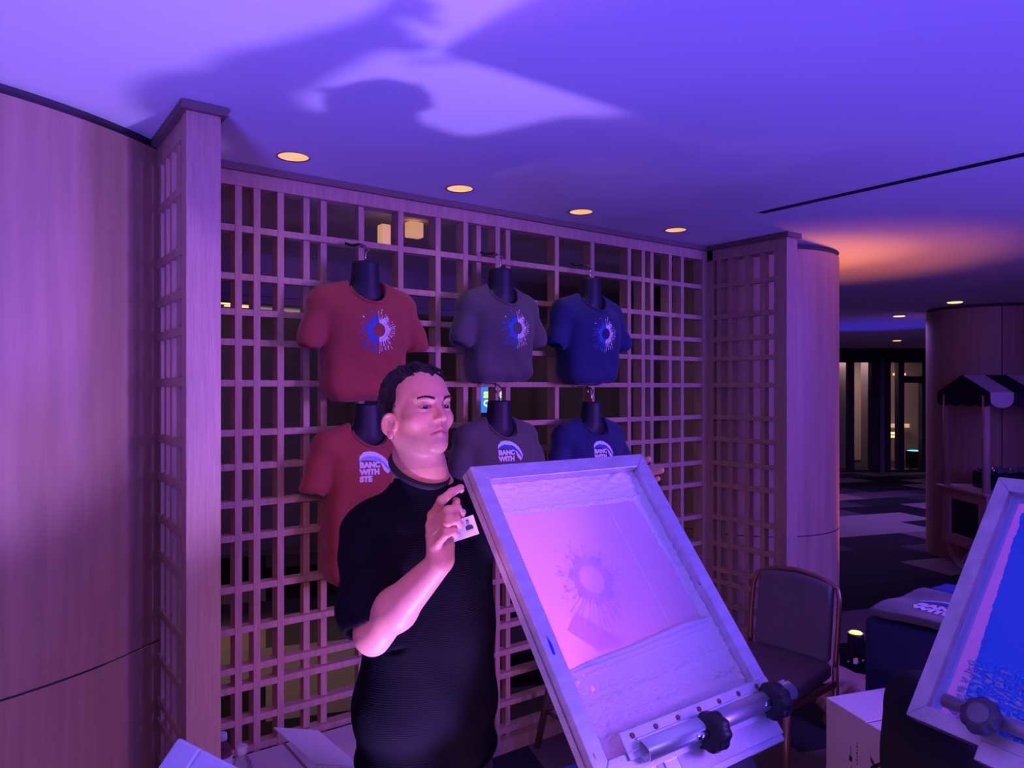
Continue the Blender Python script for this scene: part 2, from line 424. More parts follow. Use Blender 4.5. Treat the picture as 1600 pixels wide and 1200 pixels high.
lit_panel(640, 662, 345, 370, 3.08, 'amber lit panel behind the lattice between rust and grey shirts')
yel = mat('yellow_tube', (0.8, 0.6, 0.3), 0.5, emit=(1.0, 0.62, 0.25), estr=1.6)
lit_panel(340, 362, 389, 394, 7.0, 'upper thin yellow light line behind the lattice next to the oak post', yel, 'strip_light')
lit_panel(352, 400, 470, 472, 7.2, 'lower thin yellow light line behind the lattice next to the oak post', yel, 'strip_light')
lit_panel(400, 470, 475, 476.5, 7.25, 'faint thin light line behind the lattice right of the yellow one', mat('dim_tube', (0.5, 0.4, 0.4), 0.5, emit=(0.7, 0.5, 0.6), estr=0.35), 'strip_light')
lit_panel(700, 712, 469, 477, 6.0, 'small white lamp glowing behind the lattice left of the grey shirt', mat('white_tube', (0.8, 0.8, 0.8), 0.5, emit=(0.8, 0.7, 1.0), estr=1.5), 'wall_light')
lit_panel(948, 972, 455, 461, 6.8, 'dim green exit sign reflection behind the lattice above the navy shirt', mat('green_glow', (0.1, 0.3, 0.1), 0.5, emit=(0.08, 0.45, 0.12), estr=0.5), 'sign_reflection')  # glowing box put in for the exit sign's reflection
# screen showing blue and yellow behind the grey shirts
def back_display():
    Y = 5.6; xa, g = onY(750, Y); xb, g2 = onY(792, Y); gm = (g+g2)/2
    za = HC+(608-598)/F*gm; zb = HC+(608-646)/F*gm
    t = thing('display_screen', 'bright blue display with yellow letters glimpsed through the lattice between grey shirts', 'screen', ((xa+xb)/2, Y, zb))
    B().box((xa, Y, zb), (xb, Y+0.04, za), 0.004).obj('casing', blackm, t, shift=None).location = -t.location
    o = B().box((xa+0.01, Y-0.004, zb+0.01), (xb-0.01, Y-0.001, za-0.01)).obj('panel', mat('blue_screen', (0.05, 0.2, 0.6), 0.4, emit=(0.03, 0.22, 0.95), estr=1.1), t); o.location = -t.location
    q = B().box(((xa+xb)/2-0.03, Y+0.01, 0.02), ((xa+xb)/2+0.03, Y+0.035, zb)).box(((xa+xb)/2-0.15, Y-0.1, 0), ((xa+xb)/2+0.15, Y+0.15, 0.02)).obj('stand', blackm, t); q.location = -t.location
    ye = mat('yellow_text', (0.8, 0.8, 0.1), 0.5, emit=(0.8, 1.0, 0.12), estr=1.2)
    for i, (s_, yy) in enumerate((('SI', 0.52), ('Q', 0.25))):
        for dx in (0.12, 0.72):
            me = text_mesh(s_, 0.075, 0.004, Matrix.Translation((xa+(xb-xa)*dx, Y-0.006, zb+(za-zb)*yy)) @ Matrix.Rotation(math.pi/2, 4, 'X'))
            q = link('letters', me, ye, t); q.location = -t.location
back_display()
# warm light spilling on to the hall floor
light('SPOT', 'hall_floor_light', (1.15, 4.6, 2.3), 110, (1.0, 0.62, 0.30), 0.08, (1.25, 4.3, 0), 62, 0.4)
light('POINT', 'hall_glow', (2.4, 5.6, 2.1), 9, (0.75, 0.5, 0.8), 0.3)
light('POINT', 'hall_glow_left', (0.4, 5.8, 2.1), 9, (0.8, 0.5, 0.7), 0.3)

# ceiling lamps over the alcove
glow = mat('lamp_reflector', (0.5, 0.35, 0.2), 0.5, emit=(1.0, 0.52, 0.16), estr=0.62)
hot = mat('lamp_bulb', (1, 1, 0.7), 0.4, emit=(1.0, 0.85, 0.30), estr=2.2)
trimm = mat('lamp_trim', (0.35, 0.28, 0.3), 0.5)
dl_labels = ['round recessed ceiling downlight nearest the oak post, leftmost of the alcove row',
             'round recessed ceiling downlight second from the oak post, over the top grey shirt side',
             'round recessed ceiling downlight third from the oak post, above the navy shirt',
             'round recessed ceiling downlight furthest from the oak post, close to the lattice corner']
for x, lb in zip(LIGHTS_X, dl_labels):
    t = thing('downlight', lb, 'ceiling light', (x, LY, CZ), 'row of downlights over the alcove')
    bz = B()
    prof = [(LR+0.004, -0.0015), (LR+0.004, 0.0), (LR-0.004, 0.0), (LR-0.004, -0.0015)]
    bz.lathe([(LR, -0.002), (LR+0.006, -0.002), (LR+0.006, 0.0), (LR, 0.0)], 32)
    for f in [f for f in bz.bm.faces if len(f.verts) > 4]: bz.bm.faces.remove(f)
    bz.obj('trim_ring', trimm, t)
    b2 = B().lathe([(LR, 0.0), (LR-0.006, 0.055), (0.02, 0.075)], 32)
    for f in [f for f in b2.bm.faces if len(f.verts) > 4 and f.calc_center_median().z < 0.01]: b2.bm.faces.remove(f)
    b2.obj('reflector', glow, t)
    B().lathe([(0.024, 0.034), (0.034, 0.038), (0.034, 0.05), (0.02, 0.07)], 20).obj('bulb', hot, t)
    light('SPOT', 'downlight_beam', (x, LY, CZ-0.01), 1.2, (1.0, 0.6, 0.25), 0.03, (x, LY, 0), 100, 0.8)
# slot diffuser
tag(B().box((2.892, -1.6, CZ-0.004), (2.924, 2.02, CZ+0.001)).obj('slot_diffuser', mat('slot_black', (0.008, 0.008, 0.01), 0.6), shift=(2.908, 0.2, CZ)), 'long thin black air slot running along the ceiling at the right', 'vent')

# ------------------------------------------------------------------ far hall on the right
fx = L2(4.70, 7.34)
struct(drum('column_round', fx.x, fx.y, 0.50, 0, 2*math.pi, None, (math.atan2(-fx.y, -fx.x)+0.3,), n=64))
navy_trim = mat('dark_mullion', (0.02, 0.016, 0.03), 0.5)
lobby = mat('lobby_wall', (0.40, 0.30, 0.27), 0.7, var=0.25, vscale=0.8)
def far(name, a, b_, m, kind='structure', bevel=0):
    "box in the far hall given as (right, ahead, z) corners"
    bb = B().box(a, b_, bevel)
    bmesh.ops.transform(bb.bm, matrix=Matrix.Rotation(-YAW, 4, 'Z'), verts=bb.bm.verts)
    o = bb.obj(name, m)
    if kind: o['kind'] = kind
    return o
D0 = 14.6
k = D0/F
def X(px): return (px-800)*k
def Z(py): return HC+(608-py)*k
far('wall_far_fascia', (X(1290), D0, Z(566)), (X(1640), D0+0.2, CZ), navy_trim)
far('baseboard_far', (X(1290), D0, 0), (X(1640), D0+0.1, 0.05), navy_trim)
for i, (a, b_) in enumerate([(1327, 1335), (1362, 1392), (1404, 1413), (1441, 1450), (1480, 1486)]):
    far('trim_%d' % (i+3), (X(a), D0, 0), (X(b_), D0+0.15, Z(560)), navy_trim)
far('trim_8', (X(1375), D0-0.03, 0), (X(1381), D0, Z(560)), mat('mullion_light', (0.12, 0.09, 0.14), 0.5))
far('trim_9', (X(1413), D0+0.02, Z(598)), (X(1450), D0+0.12, Z(588)), navy_trim)
glassm = mat('window_glass', (0.9, 0.9, 0.95), 0.03, trans=1.0, ior=1.1)
far('window_1', (X(1290), D0+0.07, 0.05), (X(1450), D0+0.08, Z(566)), glassm)
far('wall_lobby', (X(1180), D0+2.6, 0), (X(1900), D0+2.8, 3.2), lobby)
far('column_lobby', (X(1335), D0+0.9, 0), (X(1364), D0+1.2, 3.2), mat('stone_panel', (0.30, 0.24, 0.25), 0.6, var=0.1))
far('column_lobby', (X(1390), D0+0.9, 0), (X(1407), D0+1.2, 3.2), MATS['stone_panel'])
amber_b = mat('lobby_lamp', (0.9, 0.7, 0.3), 0.5, emit=(1.0, 0.66, 0.22), estr=2.5)
def lamp_far(a, b_, m, label):
    o = far('wall_lamp', a, b_, m, None, 0.01); tag(o, label, 'light'); return o
lamp_far((X(1392)*1.05, D0+0.8, Z(682.5)), (X(1406)*1.05, D0+0.85, Z(679)), amber_b, 'upper of two stacked yellow lamps glowing behind the far glass wall')
lamp_far((X(1392)*1.05, D0+0.8, Z(688)), (X(1406)*1.05, D0+0.85, Z(684.5)), amber_b, 'lower of two stacked yellow lamps glowing behind the far glass wall')
lamp_far((X(1420)*1.12, D0+2.4, Z(583)), (X(1440)*1.12, D0+2.45, Z(579)), mat('orange_tube', (0.9, 0.5, 0.3), 0.5, emit=(1.0, 0.42, 0.22), estr=1.6), 'orange light bar high behind the far glass wall')
lamp_far((X(1412)*1.12, D0+2.4, Z(678)), (X(1446)*1.12, D0+2.45, Z(671)), mat('lobby_glow', (0.8, 0.5, 0.3), 0.5, emit=(0.9, 0.5, 0.3), estr=0.7), 'wide dim amber light band low behind the far glass wall')
light('AREA', 'lobby_light', L2(X(1400), D0+1.4, 2.38), 50, (0.9, 0.62, 0.6), 1.6, L2(X(1400), D0+1.8, 0))
# stage lamps with blue and amber lenses
def uplighter(loc, label, lens, r=0.06, h=0.17, tilt=0.0):
    t = thing('uplighter', label, 'lamp', loc)
    R = Matrix.Translation((0, 0, 0.05)) @ Matrix.Rotation(tilt, 4, 'Y')
    B().lathe([(r*0.8, 0.0), (r, 0.02), (r, h-0.02), (r*1.05, h)], 24, R).obj('housing', blackm, t)
    B().lathe([(r*0.82, h+0.001), (r*0.7, h+0.006)], 20, R).obj('lens', lens, t)
    B().box((-r*1.2, -0.012, 0), (-r*1.08, 0.012, h*0.7+0.05)).box((r*1.08, -0.012, 0), (r*1.2, 0.012, h*0.7+0.05)).box((-r*1.2, -r*0.6, 0), (r*1.2, r*0.6, 0.01)).obj('bracket', blackm, t)
    return t
pb = L2(X(1431)*1.03, D0+0.45, 0); uplighter(pb, 'small black stage lamp with cyan lens behind the far glass wall', mat('cyan_lens', (0.1, 0.5, 0.9), 0.3, emit=(0.05, 0.55, 1.0), estr=3), 0.19, 0.34).scale = (1, 1, 1)
# far ceiling lamps
flm = mat('far_lamp', (1, 0.8, 0.5), 0.5, emit=(1.0, 0.60, 0.22), estr=1.5)
for (px, py, w, lb) in [(1492, 470, 22, 'flat round ceiling lamp above the striped cart, largest in the far hall'),
                        (1405, 492, 17, 'small round ceiling lamp in the far hall, upper of the pair above the glass wall'),
                        (1401.5, 531, 12, 'tiny round ceiling lamp in the far hall, closest to the glass wall')]:
    g = (CZ-HC)*F/(608-py); r = w/F*g/2; p = L2((px-800)/F*g, g, CZ)
    t = thing('ceiling_lamp', lb, 'ceiling light', p)
    B().lathe([(r*1.12, -0.012), (r*1.15, 0.0)], 28).obj('rim', trimm, t)
    B().lathe([(r*0.9, -0.02), (r, -0.013)], 28).obj('lens', flm, t)
light('SPOT', 'blue_uplight', L2(4.9, 10.2, 0.3), 90, (0.03, 0.03, 1.0), 0.1, L2(4.6, 9.3, CZ), 60, 0.9)
light('AREA', 'hall_fill_light', L2(5.0, 9.5, 2.35), 150, (0.42, 0.18, 1.0), 3.0, L2(5.0, 9.5, 0))  # added unseen fill to brighten the hall floor and column
# ------------------------------------------------------------------ printing screens on the press
def frame_mtx(o, x, l):
    x = Vector(x).normalized(); l = (Vector(l)-x*Vector(l).dot(x)).normalized(); n = x.cross(l)
    m = Matrix((x, l, n)).transposed().to_4x4(); m.translation = o; return m
M1 = frame_mtx((0.851, 0.8975, 0.982), (1, 0, 0), (0, 0.6225, 0.7826))
def picker(M):
    Mi = M.inverted(); n = M.col[2].to_3d(); o = M.translation
    def loc(px, py, zl=0.0):
        t = (px-800)/F; d = L2(t, 1, (608-py)/F); c = Vector((0, 0, HC)); oo = o+n*zl
        g = (oo-c).dot(n)/d.dot(n); return Mi @ (c+d*g)
    return loc
def smooth(a, b, x):
    t = np.clip((x-a)/(b-a), 0, 1); return t*t*(3-2*t)
def nz(x, y, z, s): return mnoise.noise(Vector((x*s, y*s, z)))
def sheet_mat(name, color, trans_col, tf=0.4, rough=0.35, bs=420, bst=0.06, bd=0.001):
    m = bpy.data.materials.new(name); m.use_nodes = True; nt = m.node_tree; N = nt.nodes; K = nt.links
    b = N['Principled BSDF']; b.inputs['Base Color'].default_value = (*color, 1); b.inputs['Roughness'].default_value = rough
    tr = N.new('ShaderNodeBsdfTranslucent'); tr.inputs[0].default_value = (*trans_col, 1)
    mx = N.new('ShaderNodeMixShader'); mx.inputs[0].default_value = tf
    n = N.new('ShaderNodeTexNoise'); n.inputs['Scale'].default_value = bs; n.inputs['Detail'].default_value = 5; tc = N.new('ShaderNodeTexCoord'); K.new(tc.outputs['Object'], n.inputs['Vector'])
    bp = N.new('ShaderNodeBump'); bp.inputs['Strength'].default_value = bst; bp.inputs['Distance'].default_value = bd; K.new(n.outputs['Fac'], bp.inputs['Height']); K.new(bp.outputs[0], b.inputs['Normal'])
    K.new(b.outputs[0], mx.inputs[1]); K.new(tr.outputs[0], mx.inputs[2]); K.new(mx.outputs[0], N['Material Output'].inputs[0])
    return m
mesh_m = sheet_mat('stencil_mesh', (0.84, 0.80, 0.88), (1.0, 0.56, 0.86), 0.5, 0.35)
image_m = sheet_mat('stencil_opening', (0.78, 0.76, 0.88), (0.86, 0.52, 0.92), 0.5, 0.35)
mesh_shadow_m = sheet_mat('mesh_shadow_tint', (0.84, 0.77, 0.86), (0.98, 0.50, 0.80), 0.5, 0.3)  # tint standing in for a shadow behind the mesh
ink_m = sheet_mat('pale_ink', (0.78, 0.74, 0.80), (0.9, 0.6, 0.75), 0.12, 0.33, 150, 0.9, 0.0016)
blue_m = mat('blue_ink', (0.01, 0.20, 0.90), 0.25, bump=0.1, bscale=30, coat=0.4)
red_m = mat('red_ink', (0.5, 0.03, 0.03), 0.5)

def frame_rails(t, Wd, Ln, th, rw, m):
    mit = 0.0006
    def rail(name, pts):
        b = B().prism(pts, -th, 0)
        es = [e for e in b.bm.edges]
        bmesh.ops.bevel(b.bm, geom=es, offset=0.0012, segments=2, affect='EDGES')
        return b.obj(name, m, t)
    rail('frame_rail', [(0, 0), (rw-mit, rw), (rw-mit, Ln-rw), (0, Ln)][:4])
    rail('frame_rail', [(Wd, 0), (Wd, Ln), (Wd-rw+mit, Ln-rw), (Wd-rw+mit, rw)])
    rail('frame_rail', [(mit, 0), (Wd-mit, 0), (Wd-rw, rw-mit), (rw, rw-mit)])
    rail('frame_rail', [(mit, Ln), (rw, Ln-rw+mit), (Wd-rw, Ln-rw+mit), (Wd-mit, Ln)])
def ink_field(t, name, m, x0, x1, y0, y1, zb, hf, n=400):
    "ink smeared by the squeegee: a height field lying on the mesh, only where there is ink"
    nx = int(n*(x1-x0)/(y1-y0)); xs = np.linspace(x0, x1, nx+1); ys = np.linspace(y0, y1, n+1)
    bm = bmesh.new(); V = {}
    H = np.zeros((nx+1, n+1))
    for i, x in enumerate(xs):
        for j, y in enumerate(ys): H[i, j] = hf(x, y)
    for i in range(nx):
        for j in range(n):
            if max(H[i, j], H[i+1, j], H[i, j+1], H[i+1, j+1]) <= 0: continue
            vs = []
            for a, b_ in ((i, j), (i+1, j), (i+1, j+1), (i, j+1)):
                if (a, b_) not in V: V[(a, b_)] = bm.verts.new((xs[a], ys[b_], zb+max(H[a, b_], 0.0001)))
                vs.append(V[(a, b_)])
            bm.faces.new(vs).smooth = True
    me = bpy.data.meshes.new(name); bm.to_mesh(me); bm.free(); return link(name, me, m, t)

def splash(scale, seed, half=None, blobs=True):
    "splatter ring as flat outlines: list of (polygon, which) with which 0 = left half, 1 = right half"
    rnd = random.Random(seed); out = []
    n = 120
    def ring(a0, a1, which, r0=0.36, r1=0.62):
        k = 40; inner = []; outer = []
        for i in range(k+1):
            a = a0+(a1-a0)*i/k
            inner.append((math.cos(a)*r0, math.sin(a)*r0)); rr = r1*(1+0.09*math.sin(7*a+which)+0.06*math.sin(17*a)+rnd.uniform(-.03, .03))
            outer.append((math.cos(a)*rr, math.sin(a)*rr))
        for i in range(k): out.append(([inner[i], outer[i], outer[i+1], inner[i+1]], which))
    ring(math.pi/2+0.03, 3*math.pi/2-0.03, 0); ring(-math.pi/2+0.02, math.pi/2-0.02, 1)
    def drop(a, r0, r1, w, which, head=1.6):
        c, s_ = math.cos(a), math.sin(a)
        p = lambda r, o: (c*r-s_*o, s_*r+c*o)
        pts = [p(r0, -w*0.9), p(r0+(r1-r0)*.6, -w*.5), p(r1-w, -w*head*.7), p(r1, -w*head), p(r1+w*1.2, -w*.7), p(r1+w*1.6, 0), p(r1+w*1.2, w*.7), p(r1, w*head), p(r1-w, w*head*.7), p(r0+(r1-r0)*.6, w*.5), p(r0, w*0.9)]
        out.append((pts, which))
    for i in range(46):
        a = 2*math.pi*i/46+rnd.uniform(-.05, .05); which = 1 if math.cos(a) > 0 else 0
        ln = rnd.uniform(.70, 1.0) if math.sin(a) > -0.6 else rnd.uniform(.8, 1.3)
        drop(a, .56, ln, rnd.uniform(.012, .026), which)
    for i in range(34):
        a = rnd.uniform(0, 2*math.pi); r = rnd.uniform(.78, 1.12); w = rnd.uniform(.012, .035); c = (math.cos(a)*r, math.sin(a)*r)
        out.append(([(c[0]+w*math.cos(q)*(1+.5*abs(math.cos(a))), c[1]+w*math.sin(q)*(1+.5*abs(math.sin(a)))) for q in [k*math.pi/4 for k in range(8)]], 1 if c[0] > 0 or rnd.random() < .2 else 0))
    return [([(x*scale, y*scale) for x, y in p], w) for p, w in out]

def knob(t, name, c, axis, r=0.037, h=0.024, m=None, cap=None):
    z = Vector(axis).normalized(); q = z.to_track_quat('Z', 'Y').to_matrix().to_4x4(); q.translation = Vector(c)
    b = B().lathe([(r*.55, -h*.5), (r*.93, -h*.5), (r, -h*.25), (r, h*.25), (r*.93, h*.5), (r*.6, h*.62), (r*.2, h*.66)], 84, q, lobes=(9, 0.045))
    k = b.obj(name, m or blackknob, t)
    if cap:
        B().lathe([(r*.56, h*.60), (r*.56, h*.72), (r*.50, h*.74), (r*.1, h*.74)], 40, q).obj('knob_cap', cap, k)
    return k

def main_screen():
    Wd, Ln, th, rw = 0.518, 0.645, 0.040, 0.036
    t = thing('printing_screen', 'silver screen frame with pale ink held up by the man in black, nearest the middle', 'printing screen', mtx=M1)
    loc = picker(M1)
    frame_rails(t, Wd, Ln, th, rw, alu)
    # left rail groove
    B().box((rw*0.0+0.0, 0.0, -th*0.52), (-0.0006, Ln, -th*0.50)).obj('groove', dark, t)
    zb = -0.030
    B().box((rw-0.002, rw-0.002, zb-0.0012), (Wd-rw+0.002, Ln-rw+0.002, zb)).obj('stencil_mesh', mesh_m, t)
    # exposed picture in the stencil
    c = loc(925, 905, zb); s_ = 0.088
    b = B(); rot = math.radians(-8)
    for p, w in splash(s_, 5):
        pts = [(c.x+(x*math.cos(rot)-y*math.sin(rot)), c.y+(x*math.sin(rot)+y*math.cos(rot)), zb+0.0006) for x, y in p]
        if all(rw < q[0] < Wd-rw and rw < q[1] < Ln-rw for q in pts): b.poly(pts)
    b.obj('stencil_image', image_m, t)
    # shadow showing through the mesh, painted as a darker pink patch
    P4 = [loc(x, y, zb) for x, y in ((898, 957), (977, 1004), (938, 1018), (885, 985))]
    b = B().poly([(p.x, p.y, zb+0.0008) for p in P4]); b.obj('mesh_shadow_patch', mesh_shadow_m, t)
    ytl = loc(800, 806, zb).y; ytr = loc(985, 783, zb).y; ybl = loc(902, 1042, zb).y; ybr = loc(1108, 963, zb).y
    xr0 = loc(1000, 800, zb).x; xr1 = loc(1105, 960, zb).x
    x0, x1, y0, y1 = rw, Wd-rw, rw, Ln-rw
    def hf(x, y):
        u = (x-x0)/(x1-x0); yt = ytl+(ytr-ytl)*u+0.004*nz(x, 0, 3.1, 40); yb = ybl+(ybr-ybl)*u+0.003*nz(x, 0, 7.7, 26)
        xr = xr0+(xr1-xr0)*(y1-y)/(y1-y0)-0.008+0.006*nz(0, y, 1.3, 50)
        n1 = nz(x*0.5, y, 0, 90); n2 = nz(x*0.6, y, 5, 210); n3 = abs(nz(x*0.3, y, 9, 190)); n4 = abs(nz(x, y, 2, 420))
        h = -1
        gap = (yb-0.055 < y < yb-0.036 or yb-0.030 < y < yb-0.018) and x < x0+0.17 and nz(x*2.2, y*0.4, 21, 150)+0.5*nz(x, y, 4, 300) > 0.10+0.35*max((x-x0-0.10)/0.07, 0)
        if gap and y < yb-0.016: return -1
        if y > yt: 
            v = (y-yt); h = max(h, 0.0014+0.0008*n1+0.0024*n3+0.0018*n4+0.003*math.exp(-((v-0.008)/0.004)**2)*(0.6+n2)+0.006*smooth(0.05, 0.0, (y1-y))*(0.7+n1))
        if y < yb:
            v = yb-y; bead = 0.0085*math.exp(-((v-0.005)/0.0040)**2)+0.002*math.exp(-((v-0.022)/0.0015)**2)
            rough_ = smooth(0.03, 0.07, v)
            h = max(h, 0.0004+bead+rough_*(0.0010+0.0030*max(n3, 0)+0.0008*n1+0.0026*n4)+0.0035*math.exp(-((v-0.075)/0.006)**2)*(0.7+n1)+0.004*math.exp(-((v-0.115)/0.008)**2)*(0.5+n2))
        if x > xr:
            h = max(h, 0.0008+0.0018*abs(n2)+0.0008*n1+0.0013*n4+0.010*smooth(0.022, 0.0, x1-x)*(0.6+0.4*n1))
        if x < x0+0.004: h = max(h, 0.0008+0.001*n2)
        return h
    ink_field(t, 'ink_residue', ink_m, x0, x1, y0, y1, zb+0.0002, hf)
    bp_ = [loc(x, y, zb) for x, y in ((900, 1046), (930, 1034), (985, 1014), (1040, 990), (1070, 977), (1100, 967))]
    B().tube([(p.x, p.y, zb+0.004) for p in bp_], [0.003, 0.0058, 0.0062, 0.0058, 0.0062, 0.003], 10).obj('ink_bead', ink_m, t)
    # long faint crease in the emulsion
    def crease(pts, w):
        b = B(); q = [loc(x, y, zb) for x, y in pts]
        for i in range(len(q)-1):
            d = (q[i+1]-q[i]).normalized(); n = Vector((-d.y, d.x, 0))*w; z = Vector((0, 0, 0.0005))
            b.poly([(q[i].x-n.x, q[i].y-n.y, zb+.0005), (q[i+1].x-n.x, q[i+1].y-n.y, zb+.0005), (q[i+1].x+n.x, q[i+1].y+n.y, zb+.0005), (q[i].x+n.x, q[i].y+n.y, zb+.0005)])
        b.obj('crease', mat('crease_film', (0.86, 0.80, 0.86), 0.3), t)
    crease([(945, 785), (985, 860), (1020, 925), (1052, 985)], 0.0011)
    crease([(985, 784), (992, 806), (1004, 824), (1018, 836)], 0.0008)
    # pen mark and red spots on the rails
    q = [loc(x, y) for x, y in ((853, 992), (862, 1006), (868, 1023), (864, 1023), (858, 1008))]
    B().poly([(p.x, p.y, 0.0004) for p in q]).obj('pen_mark', mat('blue_pen', (0.01, 0.02, 0.45), 0.5), t)
    q = [loc(x, y, -0.012) for x, y in ((1087, 906), (1097, 914), (1091, 917))]
    B().poly([(Wd-rw-0.0012, p.y, -0.012+i*0.004) for i, p in enumerate(q)]).obj('ink_spot', red_m, t)
    q = [loc(x, y) for x, y in ((925, 1175), (931, 1188), (929, 1180))]
    B().poly([(p.x, p.y, 0.0004) for p in q]).obj('ink_spot', red_m, t)
main_screen()

def main_clamp():
    "screen holder of the press: riveted plate, tube, two knobs and brackets"
    Wd, Ln = 0.518, 0.645
    t = thing('screen_clamp', 'riveted aluminium clamp tube with two black knobs at the lower edge of the pale screen', 'press clamp', mtx=M1)
    b = B().box((0.078, 0.022, 0.0015), (Wd-0.004, 0.070, 0.0045), 0.0012); b.obj('rivet_plate', alu_worn, t)
    b = B().box((0.085, 0.034, 0.0045), (Wd-0.002, 0.0355, 0.0085)); b.obj('plate_rib', alu_worn, t)
    for i in range(7):
        x = 0.105+i*(Wd-0.14)/6.2
        B().lathe([(0.0052, 0.0045), (0.0050, 0.0062), (0.0028, 0.0072), (0.0024, 0.0058)], 16, Matrix.Translation((x, 0.058, 0))).obj('rivet', mat('rusty_rivet', (0.28, 0.12, 0.08), 0.45, metal=0.6), t)
    # open-ended oval tube
    loc = picker(M1); zc = 0.012; yc = (loc(1003, 1166, zc).y+loc(1232, 1078, zc).y)/2; x0, x1 = loc(1003, 1166, zc).x, loc(1236, 1076, zc).x; ry, rz = 0.019, 0.013; yc -= 0.005; dy = yc-0.004
    bt = B(); seg = 36
    def prof(k, s_): 
        a = 2*math.pi*k/seg; yy = math.cos(a); return (yc+yy*ry*s_, zc+math.sin(a)*rz*s_*(1 if yy < 0 else 1-0.45*yy))
    R = []
    for (x, s_) in ((x0, 1), (x1, 1), (x1, .88), (x0, .88)):
        R.append([bt.bm.verts.new((x, *prof(k, s_))) for k in range(seg)])
    for i in range(4):
        for k in range(seg):
            f = bt.bm.faces.new((R[i][k], R[i][(k+1) % seg], R[(i+1) % 4][(k+1) % seg], R[(i+1) % 4][k])); f.smooth = i in (0, 2)
    bt.obj('tube', mat('satin_tube', (0.62, 0.62, 0.70), 0.36, metal=0.75), t)
    B().box((x0, yc+0.016, 0.000), (x1, yc+0.024, 0.0075), 0.001).obj('tube_lip', alu, t)
    # base body under the tube
    def B2(a, b, r): return B().box((a[0], a[1]+dy, a[2]), (b[0], b[1]+dy, b[2]), r)
    B2((0.145, -0.062, -0.030), (0.50, -0.018, -0.014), 0.002).obj('clamp_jaw', alu_worn, t)
    B2((0.16, -0.05, -0.075), (0.20, -0.01, -0.012), 0.003).obj('bracket', steel, t)
    B2((0.215, -0.075, -0.09), (0.50, -0.058, -0.02), 0.002).obj('side_plate', alu, t)
    B2((0.27, -0.12, -0.11), (0.39, -0.070, -0.02), 0.004).obj('hinge_block', blackm, t)
    B2((0.22, -0.058, -0.060), (0.26, -0.02, -0.02), 0.003).obj('bracket', steel, t)
    B2((0.33, -0.20, -0.16), (0.42, -0.06, -0.10), 0.004).obj('press_arm', mat('press_steel', (0.10, 0.10, 0.13), 0.4, metal=0.5), t)
    for (px_, py_, z) in ((1113, 1143, 0.022), (1209, 1095, 0.020)):
        q = loc(px_, py_, z); x, y = q.x-0.008, q.y
        k = knob(t, 'knob', (x+0.008, y, z), (1, -0.12, -0.10), 0.036, 0.028)
        B().tube([(x-0.034, y+0.002, z-0.004), (x+0.0, y, z)], 0.0075, 14).obj('bolt', steel, k)
main_clamp()

# second screen
g = 1.63
BL = W(1415.2, 1116, g)
a_ax = Vector((math.cos(math.radians(80)), math.sin(math.radians(80)), 0))
def ray(px, py): return L2((px-800)/F, 1, (608-py)/F)
r1 = ray(1560, 745); h_ = (BL-Vector((0, 0, HC))).dot(a_ax)/r1.dot(a_ax); TL = Vector((0, 0, HC))+r1*h_
M2 = frame_mtx(BL, -a_ax, TL-BL); LN2 = (TL-BL).length
def blue_screen():
    Wd, Ln, th, rw = 0.518, LN2, 0.040, 0.036
    t = thing('printing_screen', 'silver screen frame filled with bright blue ink, tilted at the right edge', 'printing screen', mtx=M2)
    loc = picker(M2); frame_rails(t, Wd, Ln, th, rw, alu_worn); zb = -0.030
    B().box((rw-0.002, rw-0.002, zb-0.0012), (Wd-rw+0.002, Ln-rw+0.002, zb)).obj('stencil_mesh', mesh_m, t)
    x0, x1, y0, y1 = rw, Wd-rw, rw, Ln-rw
    e0 = loc(1508, 1090, zb); e1 = loc(1598, 800, zb)
    def hb(x, y):
        u = (y-e0.y)/(e1.y-e0.y); xl = e0.x+(e1.x-e0.x)*u+0.005*nz(0, y, 4, 25)+0.002*nz(0, y, 9, 90)
        if x < xl or y > y1-0.035+0.006*nz(x, 0, 2, 40) or x > x1-0.03: return -1
        low = smooth(0.19, 0.16, y-0.0)
        return 0.0007+0.0002*nz(x, y, 1, 50)+low*(0.0014+0.0030*abs(nz(x*0.3, y, 3, 110))+0.0022*nz(x, y, 6, 180)+0.0012*nz(x, y, 6, 320))
    ink_field(t, 'blue_ink', blue_m, x0, x1, y0, y1, zb+0.0002, hb, 420)
    def hw(x, y):
        if x < x0+0.012: return 0.0015+0.012*smooth(x0+0.010, x0, x)+0.001*nz(x, y, 1, 60)
        if y > y1-0.012: return 0.0015+0.001*nz(x, y, 1, 60)
        low = (y < 0.17) and abs(nz(x*0.35, y, 13, 130))+0.5*abs(nz(x, y, 3, 300)) > 0.42 and x > x0+0.03
        return 0.0045+0.001*nz(x, y, 3, 200) if low else -1
    ink_field(t, 'ink_residue', sheet_mat('milky_ink', (0.42, 0.52, 0.86), (0.4, 0.5, 0.9), 0.1), x0, x1, y0, y1, zb+0.0003, hw, 420)
blue_screen()
